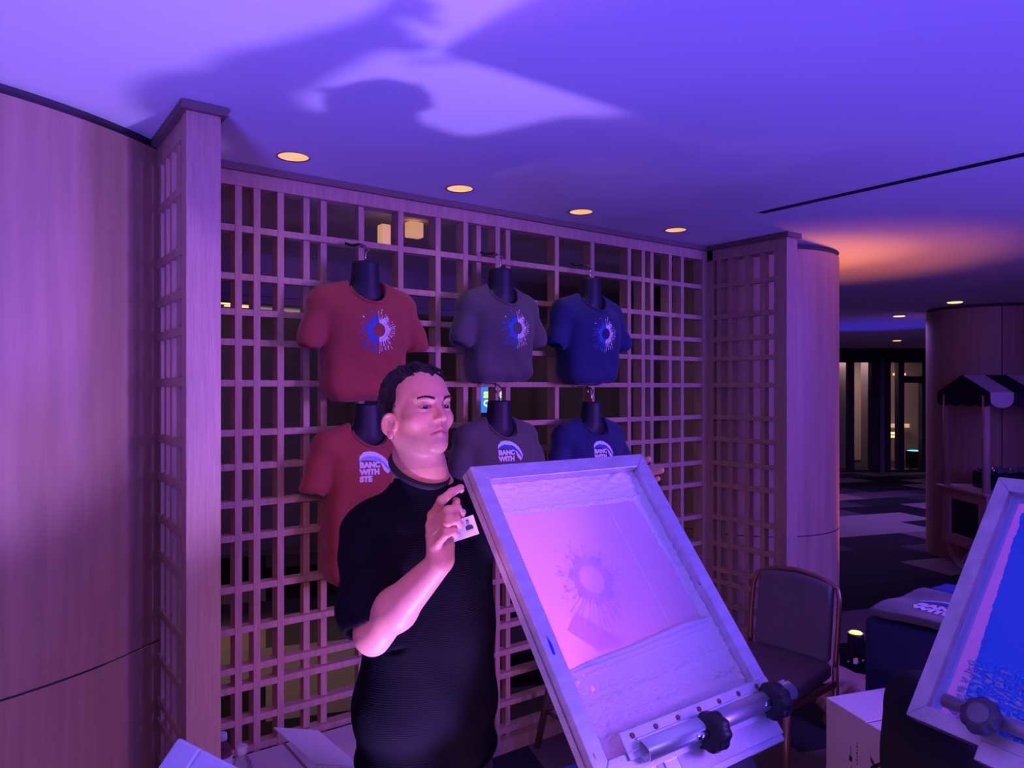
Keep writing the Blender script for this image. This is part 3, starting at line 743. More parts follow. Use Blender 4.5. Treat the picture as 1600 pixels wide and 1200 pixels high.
def blue_clamp():
    t = thing('screen_clamp', 'grey clamp tube with lobed knob across the lower end of the blue screen', 'press clamp', mtx=M2)
    loc = picker(M2)
    a = loc(1476, 1094, 0.018); b_ = loc(1600, 1142, 0.018)
    d = Vector((1, 0, 0))
    B().tube([(a.x, a.y, 0.018), (0.50, a.y, 0.018)], 0.015, 24).obj('tube', mat('satin_tube', (0.62, 0.62, 0.70), 0.24, metal=0.9), t)
    kc = loc(1533, 1119, 0.045)
    kk = knob(t, 'knob', (kc.x, kc.y, 0.045), (0.0, 0.05, 1), 0.037, 0.022, mat('grey_knob', (0.09, 0.08, 0.11), 0.4), mat('knob_disc', (0.22, 0.2, 0.25), 0.3))
    B().tube([(kc.x, kc.y, -0.01), (kc.x, kc.y, 0.04)], 0.010, 14).obj('bolt', steel, kk)
    B().box((kc.x-0.01, -0.03, -0.03), (0.50, 0.012, 0.004), 0.002).obj('clamp_jaw', alu_worn, t)
    B().box((kc.x+0.02, -0.075, -0.05), (0.50, -0.032, -0.012), 0.002).obj('side_plate', alu, t)
    B().box((kc.x+0.005, -0.12, -0.09), (0.42, -0.06, -0.05), 0.003).obj('press_arm', MATS['press_steel'], t)
blue_clamp()

# corner of a third screen in the near left
def near_screen():
    c = W(278, 1151, 1.02)
    x = (W(252, 1200, 0.98)-c); y = (W(330, 1230, 0.80)-c)
    xd = x.normalized(); yd = (W(372, 1200, 0.92)-c); yd = (yd-xd*yd.dot(xd)).normalized()
    ld = Vector((0.25, 0.1, -0.96))
    # a bare frame standing on its edge: the rails run down from the corner towards the floor
    e1 = (W(238, 1210, 0.99)-c).normalized(); e2 = (W(375, 1200, 0.97)-c); e2 = (e2-e1*e2.dot(e1)*0.0).normalized()
    n = e1.cross(e2).normalized()
    e2 = (e2-e1*e2.dot(e1)).normalized() if abs(e1.dot(e2)) < 0.5 else e2
    if n.dot(Vector((0, 0, HC))-c) < 0: n = -n
    m = Matrix((e1, e2, n)).transposed().to_4x4(); m.translation = c
    t = thing('printing_screen', 'pale corner of a bare silver screen frame poking up at the lower left edge', 'printing screen', mtx=m)
    mm = mat('pale_frame', (0.70, 0.68, 0.78), 0.5, metal=0.3, var=0.1, vscale=20)
    b = B().box((0, 0, -0.05), (0.40, 0.045, 0), 0.004); b.obj('frame_rail', mm, t)
    b = B().box((0, 0.045, -0.05), (0.045, 0.34, 0), 0.004); b.obj('frame_rail', mm, t)
    b = B().box((0.36, 0.045, -0.05), (0.40, 0.34, 0), 0.004); b.obj('frame_rail', mm, t)
    b = B().box((0, 0.34, -0.05), (0.40, 0.38, 0), 0.004); b.obj('frame_rail', mm, t)
    B().box((0.03, 0.03, -0.045), (0.37, 0.35, -0.043)).obj('stencil_mesh', mesh_m, t)
near_screen()
# ------------------------------------------------------------------ shirts on hanging half-body forms
rust = mat('rust_cotton', (0.36, 0.058, 0.040), 0.85, var=0.06, vscale=30, bump=0.15, bscale=300, sheen=0.2)
grey = mat('charcoal_cotton', (0.095, 0.080, 0.085), 0.85, var=0.06, vscale=30, bump=0.15, bscale=300, sheen=0.2)
navy = mat('navy_cotton', (0.012, 0.018, 0.115), 0.85, var=0.06, vscale=30, bump=0.15, bscale=300, sheen=0.15)
white_print = mat('white_print', (0.80, 0.76, 0.82), 0.7)
blue_print = mat('blue_print', (0.02, 0.11, 0.50), 0.7)
pale_print = mat('pale_blue_print', (0.30, 0.40, 0.80), 0.7)
formm = mat('black_torso_form', (0.010, 0.008, 0.030), 0.55)
YS = 2.585
def fold_noise(V, s, ph, amp): return amp*(np.sin(V[:, 0]*s+ph+2*np.sin(V[:, 2]*s*.5))*np.sin(V[:, 2]*s*.8+ph*1.7))
def bvh_of(o):
    me = o.data; return BVHTree.FromPolygons([v.co[:] for v in me.vertices], [p.vertices[:] for p in me.polygons])
def stick(name, polys, m, parent, bvh, off=0.0012, y_from=-1.0):
    "lay flat outlines in the x-z plane on to the cloth"
    bm = bmesh.new()
    for p in polys:
        vs = []
        for (x, z) in p:
            h = bvh.ray_cast(Vector((x, y_from, z)), Vector((0, 1, 0)))
            if h[0] is None: vs = None; break
            vs.append(bm.verts.new((x, h[0].y-off, z)))
        if vs and len(vs) > 2:
            try: bm.faces.new(vs)
            except Exception: pass
    bmesh.ops.triangulate(bm, faces=bm.faces)
    me = bpy.data.meshes.new(name); bm.to_mesh(me); bm.free(); return link(name, me, m, parent)
def text_polys(body, size, x, z, bold=0.0, sx=1.0):
    me = text_mesh(body, size, bold, sx=sx); out = [[(me.vertices[v].co.x+x, me.vertices[v].co.y+z) for v in p.vertices] for p in me.polygons]
    bpy.data.meshes.remove(me); return out
def display(pxc, ztop, zhem, cloth, label, kind, yaw=0.0, long=False, seed=0, pc=None, wide=0.0):
    Xc, g = onY(pxc, YS)
    t = thing('shirt_display', label, 'shirt on torso form', (Xc, YS, ztop), None)
    H = ztop-zhem                 # neck top to hem
    sh = -0.125                   # shoulder height below the neck top
    # form: neck and upper chest
    neck = [Cap((0, 0.0, -0.005), (0, 0.004, -0.11), 0.050, 0.056, k=0.02), Ell((0, 0.02, -0.155), (0.125, 0.062, 0.06), k=0.03),
            Fn((0, 0, 0), 9, lambda P: P[:, 2]+0.002, k=0.004, op='i')]
    sdf('neck_form', neck, 0.006, formm, t)
    w = 0.185+wide
    def rbox(c, hx, hy, hz, r):
        c = np.array(c); hh = np.array([hx-r, hy-r, hz-r])
        def f(P):
            q = np.abs(P-c)-hh; return np.linalg.norm(np.maximum(q, 0), axis=1)+np.minimum(q.max(1), 0)-r
        return f
    zb_ = -H+0.005
    pr = [Fn((0, 0, -0.3), 9, rbox((0, 0.015, (zb_-0.16)/2), w*0.86, 0.078, (-0.16-zb_)/2, 0.055 if not long else 0.045), k=0.02),
          Ell((0, -0.015, -0.26), (w*0.75, 0.088, 0.14), k=0.05),
          Cap((-w*0.80, 0.02, sh-0.040), (w*0.80, 0.02, sh-0.040), 0.054, k=0.05),
          Cap((-0.07, 0.01, -0.105), (-w*0.8, 0.02, sh-0.030), 0.032, 0.048, k=0.04), Cap((0.07, 0.01, -0.105), (w*0.8, 0.02, sh-0.030), 0.032, 0.048, k=0.04)]
    for s in (-1, 1):
        pr.append(Cap((s*w*0.86, 0.02, sh-0.055), (s*(w+0.026), 0.0, -0.310), 0.054, 0.050, k=0.022))
        pr.append(Cap((s*(w+0.030), 0.0, -0.318), (s*(w+0.045), -0.005, -0.42), 0.031, k=0.012, op='s'))
        e_ = np.array([s*(w+0.026), 0.0, -0.335]); nn = np.array([s*0.30, 0, -0.954])
        pr.append(Fn((0, 0, 0), 9, (lambda e_, nn, s: lambda P: np.maximum(-((P-e_) @ nn), w*0.9-s*P[:, 0]))(e_, nn, s), k=0.004, op='s'))
    pr.append(Ell((0, -0.03, -0.095), (0.072, 0.105, 0.068), k=0.006, op='s'))
    ph = seed*1.3
    def folds(P):
        lowb = np.clip((-P[:, 2]-0.25)/0.25, 0, 1)
        d = 0.0045*np.sin(P[:, 0]*22+ph+3*np.sin(P[:, 2]*7+ph))*(0.3+lowb)+0.0034*np.sin((P[:, 2]*1.0+np.abs(P[:, 0])*0.7)*60+ph*2+2*np.sin(P[:, 0]*14))*lowb
        arm = np.clip((np.abs(P[:, 0])-w*0.95)/0.05, 0, 1)
        return d+0.003*np.sin(P[:, 2]*75+P[:, 0]*40*np.sign(P[:, 0])+ph)*arm
    pr.append(Fn((0, 0, 0), 9, folds, op='add'))
    lo = (-w-0.16, -0.14, -H-0.04); hi = (w+0.16, 0.16, 0.0)
    sh_o = sdf('t_shirt', pr, 0.0062, cloth, t, lo=lo, hi=hi)
    # collar band
    pts = []
    for i in range(25):
        a = math.pi*(i/24); x = 0.073*math.cos(a); z = -0.094-0.069*math.sin(a)
        h = bvh_of(sh_o).ray_cast(Vector((x*1.02, -1, z-0.004)), Vector((0, 1, 0))) if i % 1 == 0 else None
        pts.append((x, (h[0].y if h[0] is not None else -0.03)+0.001, z))
    pts = pts[1:-1]
    B().tube(pts, 0.0055, 8).obj('collar', cloth, sh_o)
    bv = bvh_of(sh_o)
    if kind == 'splash':
        cx, cz, sc = pc
        sp = splash(sc, 11)
        stick('splash_print', [[(x+cx, y+cz) for x, y in p] for p, q in sp if q == 1], white_print, sh_o, bv)
        stick('splash_print', [[(x+cx, y+cz) for x, y in p] for p, q in sp if q == 0], blue_print, sh_o, bv)
        arc = [((math.cos(a)*0.47*sc+cx, math.sin(a)*0.47*sc+cz), (math.cos(a)*0.495*sc+cx, math.sin(a)*0.495*sc+cz)) for a in [math.radians(-75+i*10) for i in range(14)]]
        stick('splash_print', [[arc[i][0], arc[i][1], arc[i+1][1], arc[i+1][0]] for i in range(13)], cloth, sh_o, bv, 0.0018)
    else:
        cx, cz, sc = pc
        T = []
        T += text_polys('BANC', 0.0300*sc, cx, cz, 0.0022*sc, 1.02); T += text_polys('WITH', 0.0300*sc, cx, cz-0.0285*sc, 0.0022*sc, 1.02)
        if kind == 'wave3': T += text_polys('STE', 0.0300*sc, cx, cz-0.057*sc, 0.0022*sc, 1.02)
        stick('lettering', T, white_print, sh_o, bv)
        rnd = random.Random(3)
        up, mid, lowp = [], [], []
        n = 26
        for i in range(n+1):       # breaking wave arching over the words
            u = i/n; a = math.radians(168-150*u)
            x = cx+0.058*sc+0.058*sc*math.cos(a)+0.020*sc*u; z = cz+0.028*sc+0.040*sc*math.sin(a)-0.052*sc*u*u
            j = rnd.uniform(0, .004)*sc
            up.append((x, z+j+0.004*sc)); mid.append((x-0.002*sc, z-0.011*sc+rnd.uniform(-.002, .002)*sc)); lowp.append((x-0.006*sc*u, z-(0.014+0.016*math.sin(math.pi*min(u*1.1, 1)))*sc))
        stick('wave_crest', [[up[i], up[i+1], mid[i+1], mid[i]] for i in range(n)], white_print, sh_o, bv)
        stick('wave_body', [[mid[i], mid[i+1], lowp[i+1], lowp[i]] for i in range(n)], blue_print if kind != 'wave3' else pale_print, sh_o, bv)
        tail = [(cx+0.086*sc, cz+0.020*sc), (cx+0.098*sc, cz+0.012*sc), (cx+0.128*sc, cz-0.020*sc), (cx+0.118*sc, cz-0.030*sc), (cx+0.100*sc, cz-0.014*sc)]
        stick('wave_foam', [tail], white_print, sh_o, bv, 0.0016)
    # wire hook with zip tie
    hk = B().tube([(0, 0.0, -0.006), (0, 0.0, 0.020), (0.002, 0.0, 0.034), (0.016, 0.004, 0.048), (0.012, 0.02, 0.064), (-0.004, 0.05, 0.072), (-0.01, 0.09, 0.070)], 0.0028, 8).obj('hook', steel, t)
    if ztop > 2:
        B().tube([(-0.045, 0.088, 0.080), (-0.020, 0.080, 0.072), (-0.004, 0.05, 0.074), (0.012, 0.040, 0.068)], 0.0055, 8).obj('tie', blackm, hk)
    else:
        B().tube([(0, 0.02, 0.03), (0.0, 0.03, 0.075)], 0.003, 8).obj('tie', steel, hk)
    return t
def zt(py, g): return HC+(608-py)/F*g
def gY(px): return onY(px, YS)[1]
def xo(px, pxc): return onY(px, YS-0.09)[0]-onY(pxc, YS)[0]
def zo(py, px, ztop): return HC+(608-py)/F*onY(px, YS-0.09)[1]-ztop
a = zt(409, gY(572)); display(571, a, zt(628, gY(572)), rust, 'rust red shirt with splash ring print, top left on the lattice', 'splash', seed=1, pc=(xo(590, 571), zo(516, 590, a), 0.072), wide=0.008)
a = zt(420, gY(783)); display(782, a, zt(600, gY(783)), grey, 'charcoal grey shirt with splash ring print, top middle on the lattice', 'splash', seed=2, pc=(xo(806, 782), zo(513, 806, a), 0.072), wide=-0.01)
a = zt(435, gY(922)); display(922, a, zt(602, gY(922)), navy, 'navy blue shirt with splash ring print, top right on the lattice', 'splash', seed=3, pc=(xo(944, 922), zo(522, 944, a), 0.072))
a = zt(630, gY(576)); display(574, a, 0.92, rust, 'rust red shirt with wave and words print, behind the man on his right', 'wave3', long=True, seed=4, pc=(xo(562, 574), zo(731, 562, a), 0.9))
a = zt(625, gY(781)); display(780, a, 1.02, grey, 'charcoal grey shirt with wave print, directly above the pale screen', 'wave', long=True, seed=5, pc=(xo(779, 780), zo(711, 779, a), 0.9))
a = zt(627, gY(924)); display(924, a, 1.02, navy, 'navy blue shirt with wave print, lower right on the lattice', 'wave', long=True, seed=6, pc=(xo(928, 924), zo(708, 928, a), 0.85))
# ------------------------------------------------------------------ the man
def skin_mat():
    m = mat('skin', (0.55, 0.30, 0.21), 0.48, attr='col', var=0.05, vscale=60, bump=0.10, bscale=220, spec=0.35, sss=0.12)
    return m
skin = skin_mat()
VOX_BODY = 0.0018
man = thing('person', 'man in black ribbed t-shirt with short dark hair, holding up the pale screen', 'person', (W(668, 900, 1.84).x, W(668, 900, 1.84).y, 0))
MO = man.location.copy()
def A(v): return np.array(v, float)
# head frame: F forward, S towards his left, U up; yaw turned to the right of the picture, chin lifted
HCEN = W(648, 639, 1.78)
yaw = math.radians(47.4-1)
Fh = L2(math.sin(yaw), -math.cos(yaw), 0).normalized()
U0 = Vector((0, 0, 1)); pitch = math.radians(7)
Fw = (Fh*math.cos(pitch)+U0*math.sin(pitch)).normalized()
Sd = U0.cross(Fh).normalized()      # his left
Uw = Fw.cross(Sd).normalized()*1.0
if Uw.z < 0: Uw = -Uw
RH = np.array([A(Sd), A(Fw), A(Uw)]).T   # columns
HO = A(HCEN)
def H(x, y, z): return HO+RH @ np.array([x, y, z])
def toH(P): return (P-HO) @ RH
def Hell(c, r, **k): return Ell(H(*c), r, rot=RH, **k)
def Hcap(a, b, ra, rb=None, **k): return Cap(H(*a), H(*b), ra, rb, **k)
def rotx(a):
    c, s_ = math.cos(a), math.sin(a); return np.array([[1, 0, 0], [0, c, -s_], [0, s_, c]])
def roty(a):
    c, s_ = math.cos(a), math.sin(a); return np.array([[c, 0, s_], [0, 1, 0], [-s_, 0, c]])
def rotz(a):
    c, s_ = math.cos(a), math.sin(a); return np.array([[c, -s_, 0], [s_, c, 0], [0, 0, 1]])
def HellR(c, r, R, **k): return Ell(H(*c), r, rot=RH @ R, **k)
head = [
    Hell((0, -0.004, 0.028), (0.0725, 0.078, 0.073), k=0.02),                 # skull
    Hell((0, 0.034, 0.028), (0.061, 0.054, 0.062), k=0.03),                  # forehead
    Hell((0, 0.022, -0.030), (0.063, 0.064, 0.070), k=0.03),                 # mid face
    Hcap((-0.050, 0.000, -0.062), (-0.014, 0.066, -0.093), 0.018, 0.014, k=0.028),   # jaw line
    Hcap((0.050, 0.000, -0.062), (0.014, 0.066, -0.093), 0.018, 0.014, k=0.028),
    Hell((0, 0.048, -0.068), (0.037, 0.034, 0.034), k=0.024),                # muzzle
    Hell((0, 0.071, -0.094), (0.021, 0.015, 0.014), k=0.014),                # chin
    Hell((0, 0.028, -0.082), (0.038, 0.045, 0.020), k=0.02),
    Hell((-0.047, 0.052, -0.030), (0.020, 0.020, 0.018), k=0.022), Hell((0.047, 0.052, -0.030), (0.020, 0.020, 0.018), k=0.022),   # cheekbones
]
for s in (-1, 1):
    head += [Hcap((s*0.044, 0.070, 0.020), (s*0.013, 0.083, 0.015), 0.0065, 0.008, k=0.016)]     # brow ridge
head += [Hell((-0.031, 0.094, -0.001), (0.019, 0.0175, 0.0135), k=0.012, op='s'), Hell((0.031, 0.094, -0.001), (0.019, 0.0175, 0.0135), k=0.012, op='s')]
head += [
    Hcap((0, 0.0835, 0.008), (0, 0.1000, -0.026), 0.0052, 0.0078, k=0.009),     # nose bridge
    Hell((0, 0.1010, -0.0305), (0.0100, 0.0096, 0.0080), k=0.006),             # tip
    Hell((-0.0105, 0.0915, -0.0325), (0.0066, 0.0090, 0.0062), k=0.004), Hell((0.0105, 0.0915, -0.0325), (0.0066, 0.0090, 0.0062), k=0.004),
    Hcap((-0.0060, 0.0950, -0.0410), (-0.0062, 0.094, -0.0350), 0.0030, k=0.003, op='s'), Hcap((0.0060, 0.0950, -0.0410), (0.0062, 0.094, -0.0350), 0.0030, k=0.003, op='s'),
    Hcap((0, 0.0855, -0.042), (0, 0.086, -0.050), 0.004, k=0.008),
]
# lips: mouth corners drawn down a little
MZ = -0.0600
for s in (-1, 1):
    head += [Hcap((s*0.0245, 0.0710, MZ-0.0055), (s*0.003, 0.0855, MZ+0.0060), 0.0028, 0.0050, k=0.005),
             Hcap((s*0.0200, 0.0730, MZ-0.0090), (0, 0.0840, MZ-0.0050), 0.0034, 0.0056, k=0.006)]
head += [Hcap((s*0.0260, 0.0765, MZ-0.0075), (0, 0.0920, MZ+0.0005), 0.0010, 0.0013, k=0.002, op='s') for s in (-1, 1)]
# eyelids: a lid ball with an almond opening
for s in (-1, 1):
    ex = s*0.0325
    head.append(Hell((ex, 0.0665, -0.001), (0.0178, 0.0160, 0.0150), k=0.005))
    Rt = roty(s*0.06)
    head.append(HellR((ex, 0.0840, -0.0030), (0.0150, 0.0130, 0.0040), Rt, k=0.0014, op='s'))
# ears
for s in (-1, 1):
    Re = rotz(s*0.62) @ rotx(-0.12)
    ec = np.array([s*0.0765, -0.002, -0.036])
    def E(x, y, z): return ec+Re @ np.array([s*x, y, z])
    head += [HellR(E(0.003, 0, 0), (0.0045, 0.0170, 0.0250), Re, k=0.006)]
    prev = None
    for i in range(13):
        a = math.radians(-60+i*20); p = E(0.0065, -math.cos(a)*0.0165+0.001, math.sin(a)*0.0235+0.001)
        if prev is not None: head.append(Hcap(prev, p, 0.0034, 0.0034, k=0.003))
        prev = p
    head += [Hell(E(0.005, 0.004, -0.0235), (0.0055, 0.0085, 0.0100), k=0.005)]
    head += [HellR(E(0.0095, 0.002, 0.001), (0.0055, 0.0095, 0.0150), Re, k=0.003, op='s')]
    head += [Hcap(E(0.006, -0.008, 0.012), E(0.006, -0.008, -0.012), 0.0026, k=0.003), Hell(E(0.004, 0.0145, -0.004), (0.004, 0.004, 0.007), k=0.004)]
# neck
nb = A(W(655, 730, 1.805)); nb2 = A(W(662, 780, 1.84))
hn = H(0.004, -0.026, -0.045)
head += [Cap(hn, nb, 0.049, 0.053, k=0.026), Cap(H(0.0, 0.0, -0.080), nb+A(Fh)*0.012, 0.034, 0.040, k=0.03)]
head += [Cap(H(-0.052, -0.02, -0.055), nb+A(Fh)*0.036+A(Sd)*(-0.008), 0.011, 0.009, k=0.022), Cap(H(0.052, -0.02, -0.055), nb+A(Fh)*0.036+A(Sd)*0.008, 0.011, 0.009, k=0.022)]
head += [Cap(nb, nb2, 0.058, 0.085, k=0.04)]

# torso, arms: body frame turned to the press
RS = A(W(574, 822, 1.76)); LS = A(W(752, 792, 1.90))
CH = (RS+LS)/2
bx = LS-RS; bx[2] = 0; bx /= np.linalg.norm(bx); by = np.cross(A((0, 0, 1)), bx)*-1; 
if by @ A(Fh) < 0: by = -by
bz = A((0, 0, 1)); RBm = np.array([bx, by, bz]).T
def Bp(x, y, z): q = CH+bx*x+by*y; q[2] = z; return q
def Bell(c, r, **k): return Ell(Bp(*c), r, rot=RBm, **k)
body = list(head)
body += [Cap(nb2, RS+A((0, 0, -0.01)), 0.050, 0.045, k=0.05), Cap(nb2, LS+A((0, 0, -0.01)), 0.050, 0.045, k=0.05),
         Bell((0, 0.0, 1.18), (0.150, 0.095, 0.19), k=0.05), Bell((0, 0.0, 0.98), (0.135, 0.088, 0.18), k=0.05), Bell((0, 0, 0.86), (0.145, 0.095, 0.10), k=0.05)]
EL = A(W(583, 990, 1.60)); WR = A(W(686, 880, 1.50))
LE = A(W(872, 880, 1.74)); LW = A(W(968, 800, 1.94))
body += [Cap(RS, EL, 0.052, 0.037, k=0.03), Ell(EL+A((0, 0, -0.018)), (0.024, 0.026, 0.026), k=0.02), Cap(EL, EL+(WR-EL)*0.36, 0.036, 0.043, k=0.02), Cap(EL+(WR-EL)*0.36, WR, 0.044, 0.0265, k=0.02),
         Cap(EL, EL+(WR-EL)*0.1+A((0, 0, -0.006)), 0.036, 0.030, k=0.02)]
body += [Cap(LS, LE, 0.050, 0.040, k=0.03), Cap(LE, LE+(LW-LE)*0.35, 0.039, 0.041, k=0.02), Cap(LE+(LW-LE)*0.35, LW, 0.041, 0.027, k=0.02)]
# right hand, fingers closing towards the frame edge
def finger(pts, rs, k=0.004):
    out = []
    for i in range(len(pts)-1): out.append(Cap(A(pts[i]), A(pts[i+1]), rs[i], rs[i+1], k=k if i else 0.009))
    return out
def fcurl(mcp, pip, dip, tip, r): return finger([mcp, pip, dip, tip], [r*1.18, r*1.08, r*0.98, r*0.84])
hand = []
wr = W(686, 880, 1.50)
M = [W(677, 806, 1.512), W(675, 822, 1.50), W(676, 838, 1.492), W(680, 853, 1.488)]
# palm: from the wrist to the four knuckles
for i, m_ in enumerate(M): hand.append(Cap(A(wr+(m_-wr)*0.12), A(m_), 0.0185 if i < 3 else 0.017, 0.0115, k=0.012))
hand.append(Cap(A(W(696, 872, 1.505)), A(W(700, 852, 1.515)), 0.0175, 0.014, k=0.014))     # heel of the hand
hand.append(Cap(A(W(692, 862, 1.52)), A(W(692, 825, 1.53)), 0.016, 0.013, k=0.014))
hand += fcurl(M[0], W(690, 782, 1.475), W(706, 769, 1.487), W(720, 762, 1.505), 0.0088)
hand += fcurl(M[1], W(700, 798, 1.452), W(714, 794, 1.456), W(721, 803, 1.472), 0.0092)
hand += fcurl(M[2], W(700, 815, 1.448), W(713, 812, 1.452), W(718, 821, 1.468), 0.0088)
hand += fcurl(M[3], W(697, 834, 1.452), W(708, 830, 1.456), W(713, 838, 1.470), 0.0078)
# thumb: leaves the side of the palm, passes behind the fingers
hand += finger([W(693, 862, 1.53), W(705, 828, 1.545), W(710, 802, 1.548), W(713, 783, 1.545)], [0.0150, 0.0112, 0.0100, 0.0084])
body += hand
# left hand wraps the far corner of the frame from behind
lw = W(968, 800, 1.94)
ML = [W(990, 740, 1.955), W(996, 750, 1.95), W(1002, 760, 1.945), W(1006, 772, 1.94)]
for m_ in ML: body.append(Cap(A(lw+(m_-lw)*0.15), A(m_), 0.019, 0.012, k=0.012))
body += finger([ML[0], W(1003, 722, 1.955), W(1013, 717.5, 1.945)], [0.0098, 0.0092, 0.0080])
body += finger([ML[1], W(1012, 741, 1.955), W(1033, 735, 1.935)], [0.0100, 0.0096, 0.0086])
body += finger([ML[2], W(1016, 754, 1.95), W(1028, 748, 1.935)], [0.0095, 0.0086, 0.0072])
body += finger([ML[3], W(1010, 768, 1.95), W(1016, 762, 1.94)], [0.0088, 0.0080, 0.0066])
body += finger([lw+Vector((0, 0, 0.02)), W(965, 760, 1.93), W(972, 742, 1.925)], [0.016, 0.0115, 0.0092])
def shift_prims(pr, off):
    off = A(off)
    for p in pr:
        if getattr(p, '_sh', False): continue
        p.c = p.c-off; p._sh = True
        if hasattr(p, 'a'): p.a = p.a-off; p.b = p.b-off
HOl = HO-A(MO)
skinC = np.array([0.66, 0.30, 0.19])
def skin_col(V):
    Q = (V-HOl) @ RH; c = np.tile(skinC, (len(V), 1))
    def blend(w, col):
        w = np.clip(w, 0, 1)[:, None]; c[:] = c*(1-w)+np.array(col)*w
    ax = np.abs(Q[:, 0])
    inh = (np.linalg.norm(Q, axis=1) < 0.16)
    # stubble on jaw, chin and above the lip
    jaw = (0.5*(1-np.tanh((Q[:, 2]+0.060+0.35*np.clip(0.03-Q[:, 1], 0, 1))/0.010)))*(Q[:, 1] > -0.03)*(Q[:, 2] > -0.145)*inh
    must = np.exp(-((Q[:, 2]+0.047)/0.006)**2)*(ax < 0.030)*(Q[:, 1] > 0.06)
    blend(0.42*jaw+0.40*must, (0.30, 0.17, 0.15))
    lips = np.exp(-((Q[:, 2]-MZ+0.26*ax)/0.0068)**4)*(ax < 0.0245)*(Q[:, 1] > 0.066)
    blend(0.75*lips*inh, (0.50, 0.17, 0.15))
    line = np.exp(-((Q[:, 2]-MZ+0.30*ax)/0.0016)**2)*(ax < 0.0250)*(Q[:, 1] > 0.066)
    blend(0.8*line*inh, (0.16, 0.05, 0.05))
    lash = np.zeros(len(V))
    for s in (-1, 1):
        e = np.sqrt(((Q[:, 0]-s*0.0325)/0.0152)**2+((Q[:, 2]+0.0024)/0.0048)**2)
        lash = np.maximum(lash, np.exp(-((e-1)/0.20)**2)*(Q[:, 1] > 0.06))
        e2 = np.sqrt(((Q[:, 0]-s*0.031)/0.019)**2+((Q[:, 2]-0.001)/0.012)**2)
        blend(0.22*np.exp(-(e2/0.9)**4)*(Q[:, 1] > 0.055)*inh, (0.34, 0.15, 0.13))
    blend(0.75*lash*inh, (0.07, 0.03, 0.03))
    cheek = np.exp(-(((ax-0.045)/0.02)**2+((Q[:, 2]+0.035)/0.02)**2))*(Q[:, 1] > 0.02)
    blend(0.18*cheek*inh, (0.62, 0.22, 0.17))
    br = np.zeros(len(V))
    for s in (-1, 1):
        u = np.clip((s*Q[:, 0]-0.013)/0.038, 0, 1); zc = 0.0150+0.0050*np.sin(np.minimum(u*1.25, 1)*math.pi*0.62)-0.003*u
        br = np.maximum(br, np.exp(-((Q[:, 2]-zc)/(0.0042-0.0015*u))**2)*((s*Q[:, 0] > 0.012)*(s*Q[:, 0] < 0.052))*(Q[:, 1] > 0.04))
    blend(0.65*br*inh, (0.07, 0.035, 0.03))
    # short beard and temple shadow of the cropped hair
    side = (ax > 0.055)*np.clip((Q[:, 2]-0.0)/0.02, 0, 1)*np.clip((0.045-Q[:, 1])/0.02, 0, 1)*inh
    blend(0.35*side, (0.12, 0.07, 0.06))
    return c
shift_prims(body, MO)
bobj = sdf('body', body, VOX_BODY, skin, man, col=skin_col)
# eyes
def Hm(v): return Vector(H(*v)-A(MO))
eye_w = mat('eye_white', (0.22, 0.16, 0.165), 0.3, coat=0.1); iris = mat('iris', (0.030, 0.012, 0.008), 0.3, coat=0.15); pupil = mat('pupil', (0.004, 0.003, 0.003), 0.1)
gaze = (RH @ np.array([-0.02, 1, -0.16])); gaze = Vector(gaze).normalized()
for s in (-1, 1):
    c = Hm((s*0.0325, 0.0672, -0.001)); bm = bmesh.new(); bmesh.ops.create_uvsphere(bm, u_segments=48, v_segments=48, radius=0.0142)
    q = gaze.to_track_quat('Z', 'Y').to_matrix().to_4x4(); q.translation = c
    for f in bm.faces:
        z = f.calc_center_median().normalized().z
        f.material_index = 2 if z > 0.97 else (1 if z > 0.86 else 0); f.smooth = True
    bm.transform(q); me = bpy.data.meshes.new('eyeball'); bm.to_mesh(me); bm.free(); link('eyeball', me, [eye_w, iris, pupil], man)
# hair: cropped at the sides, longer and wavy on top
hairm = mat('dark_hair', (0.009, 0.006, 0.008), 0.42, bump=0.5, bscale=150, spec=0.4)
def hair_d(P):
    Q = (P-HOl) @ RH; x, y, z = Q[:, 0], Q[:, 1], Q[:, 2]; ax = np.abs(x)
    def el(c, r):
        R_ = (Q-np.array(c))/np.array(r); k0 = np.linalg.norm(R_, axis=1); k1 = np.linalg.norm(R_/np.array(r), axis=1)+1e-9; return k0*(k0-1)/k1
    top = np.clip((z-0.045)/0.05, 0, 1)
    shell = smin(el((0, -0.005, 0.028), (0.0765, 0.083, 0.0765)), el((0.002, 0.002, 0.062), (0.060, 0.074, 0.042)), 0.02)
    wav = 0.0030*np.sin(x*110+30*y+4*np.sin(y*50))*np.sin(y*70+x*30+2*np.sin(z*60))+0.0008*np.sin(x*310+y*190)
    shell = shell-wav*(0.25+0.9*top)
    # hairline: height of the lower edge of the hair around the head
    yy = np.clip(y, -0.12, 0.11)
    line = np.interp(yy, [-0.115, -0.06, -0.034, -0.026, -0.016, -0.004, 0.004, 0.034, 0.040, 0.044, 0.050, 0.058, 0.066, 0.078, 0.11],
                         [-0.078, -0.072, -0.062, -0.030, -0.008, -0.006, -0.014, -0.018, -0.008, 0.012, 0.030, 0.044, 0.052, 0.060, 0.063])
    mid = np.clip(1-ax/0.035, 0, 1)
    cut = (line-z)*0.7
    front = (y-0.078-0.006*mid+0.0)*0.8
    return np.maximum(np.maximum(shell, cut), front)
hp = [Fn(HOl+RH @ np.array([0, 0, 0.02]), 0.17, hair_d, k=0.001)]
hair = sdf('hair', hp, 0.0018, hairm, man, lo=HOl-0.17, hi=HOl+0.19)
bvh_b = bvh_of(bobj); bvh_h = bvh_of(hair)
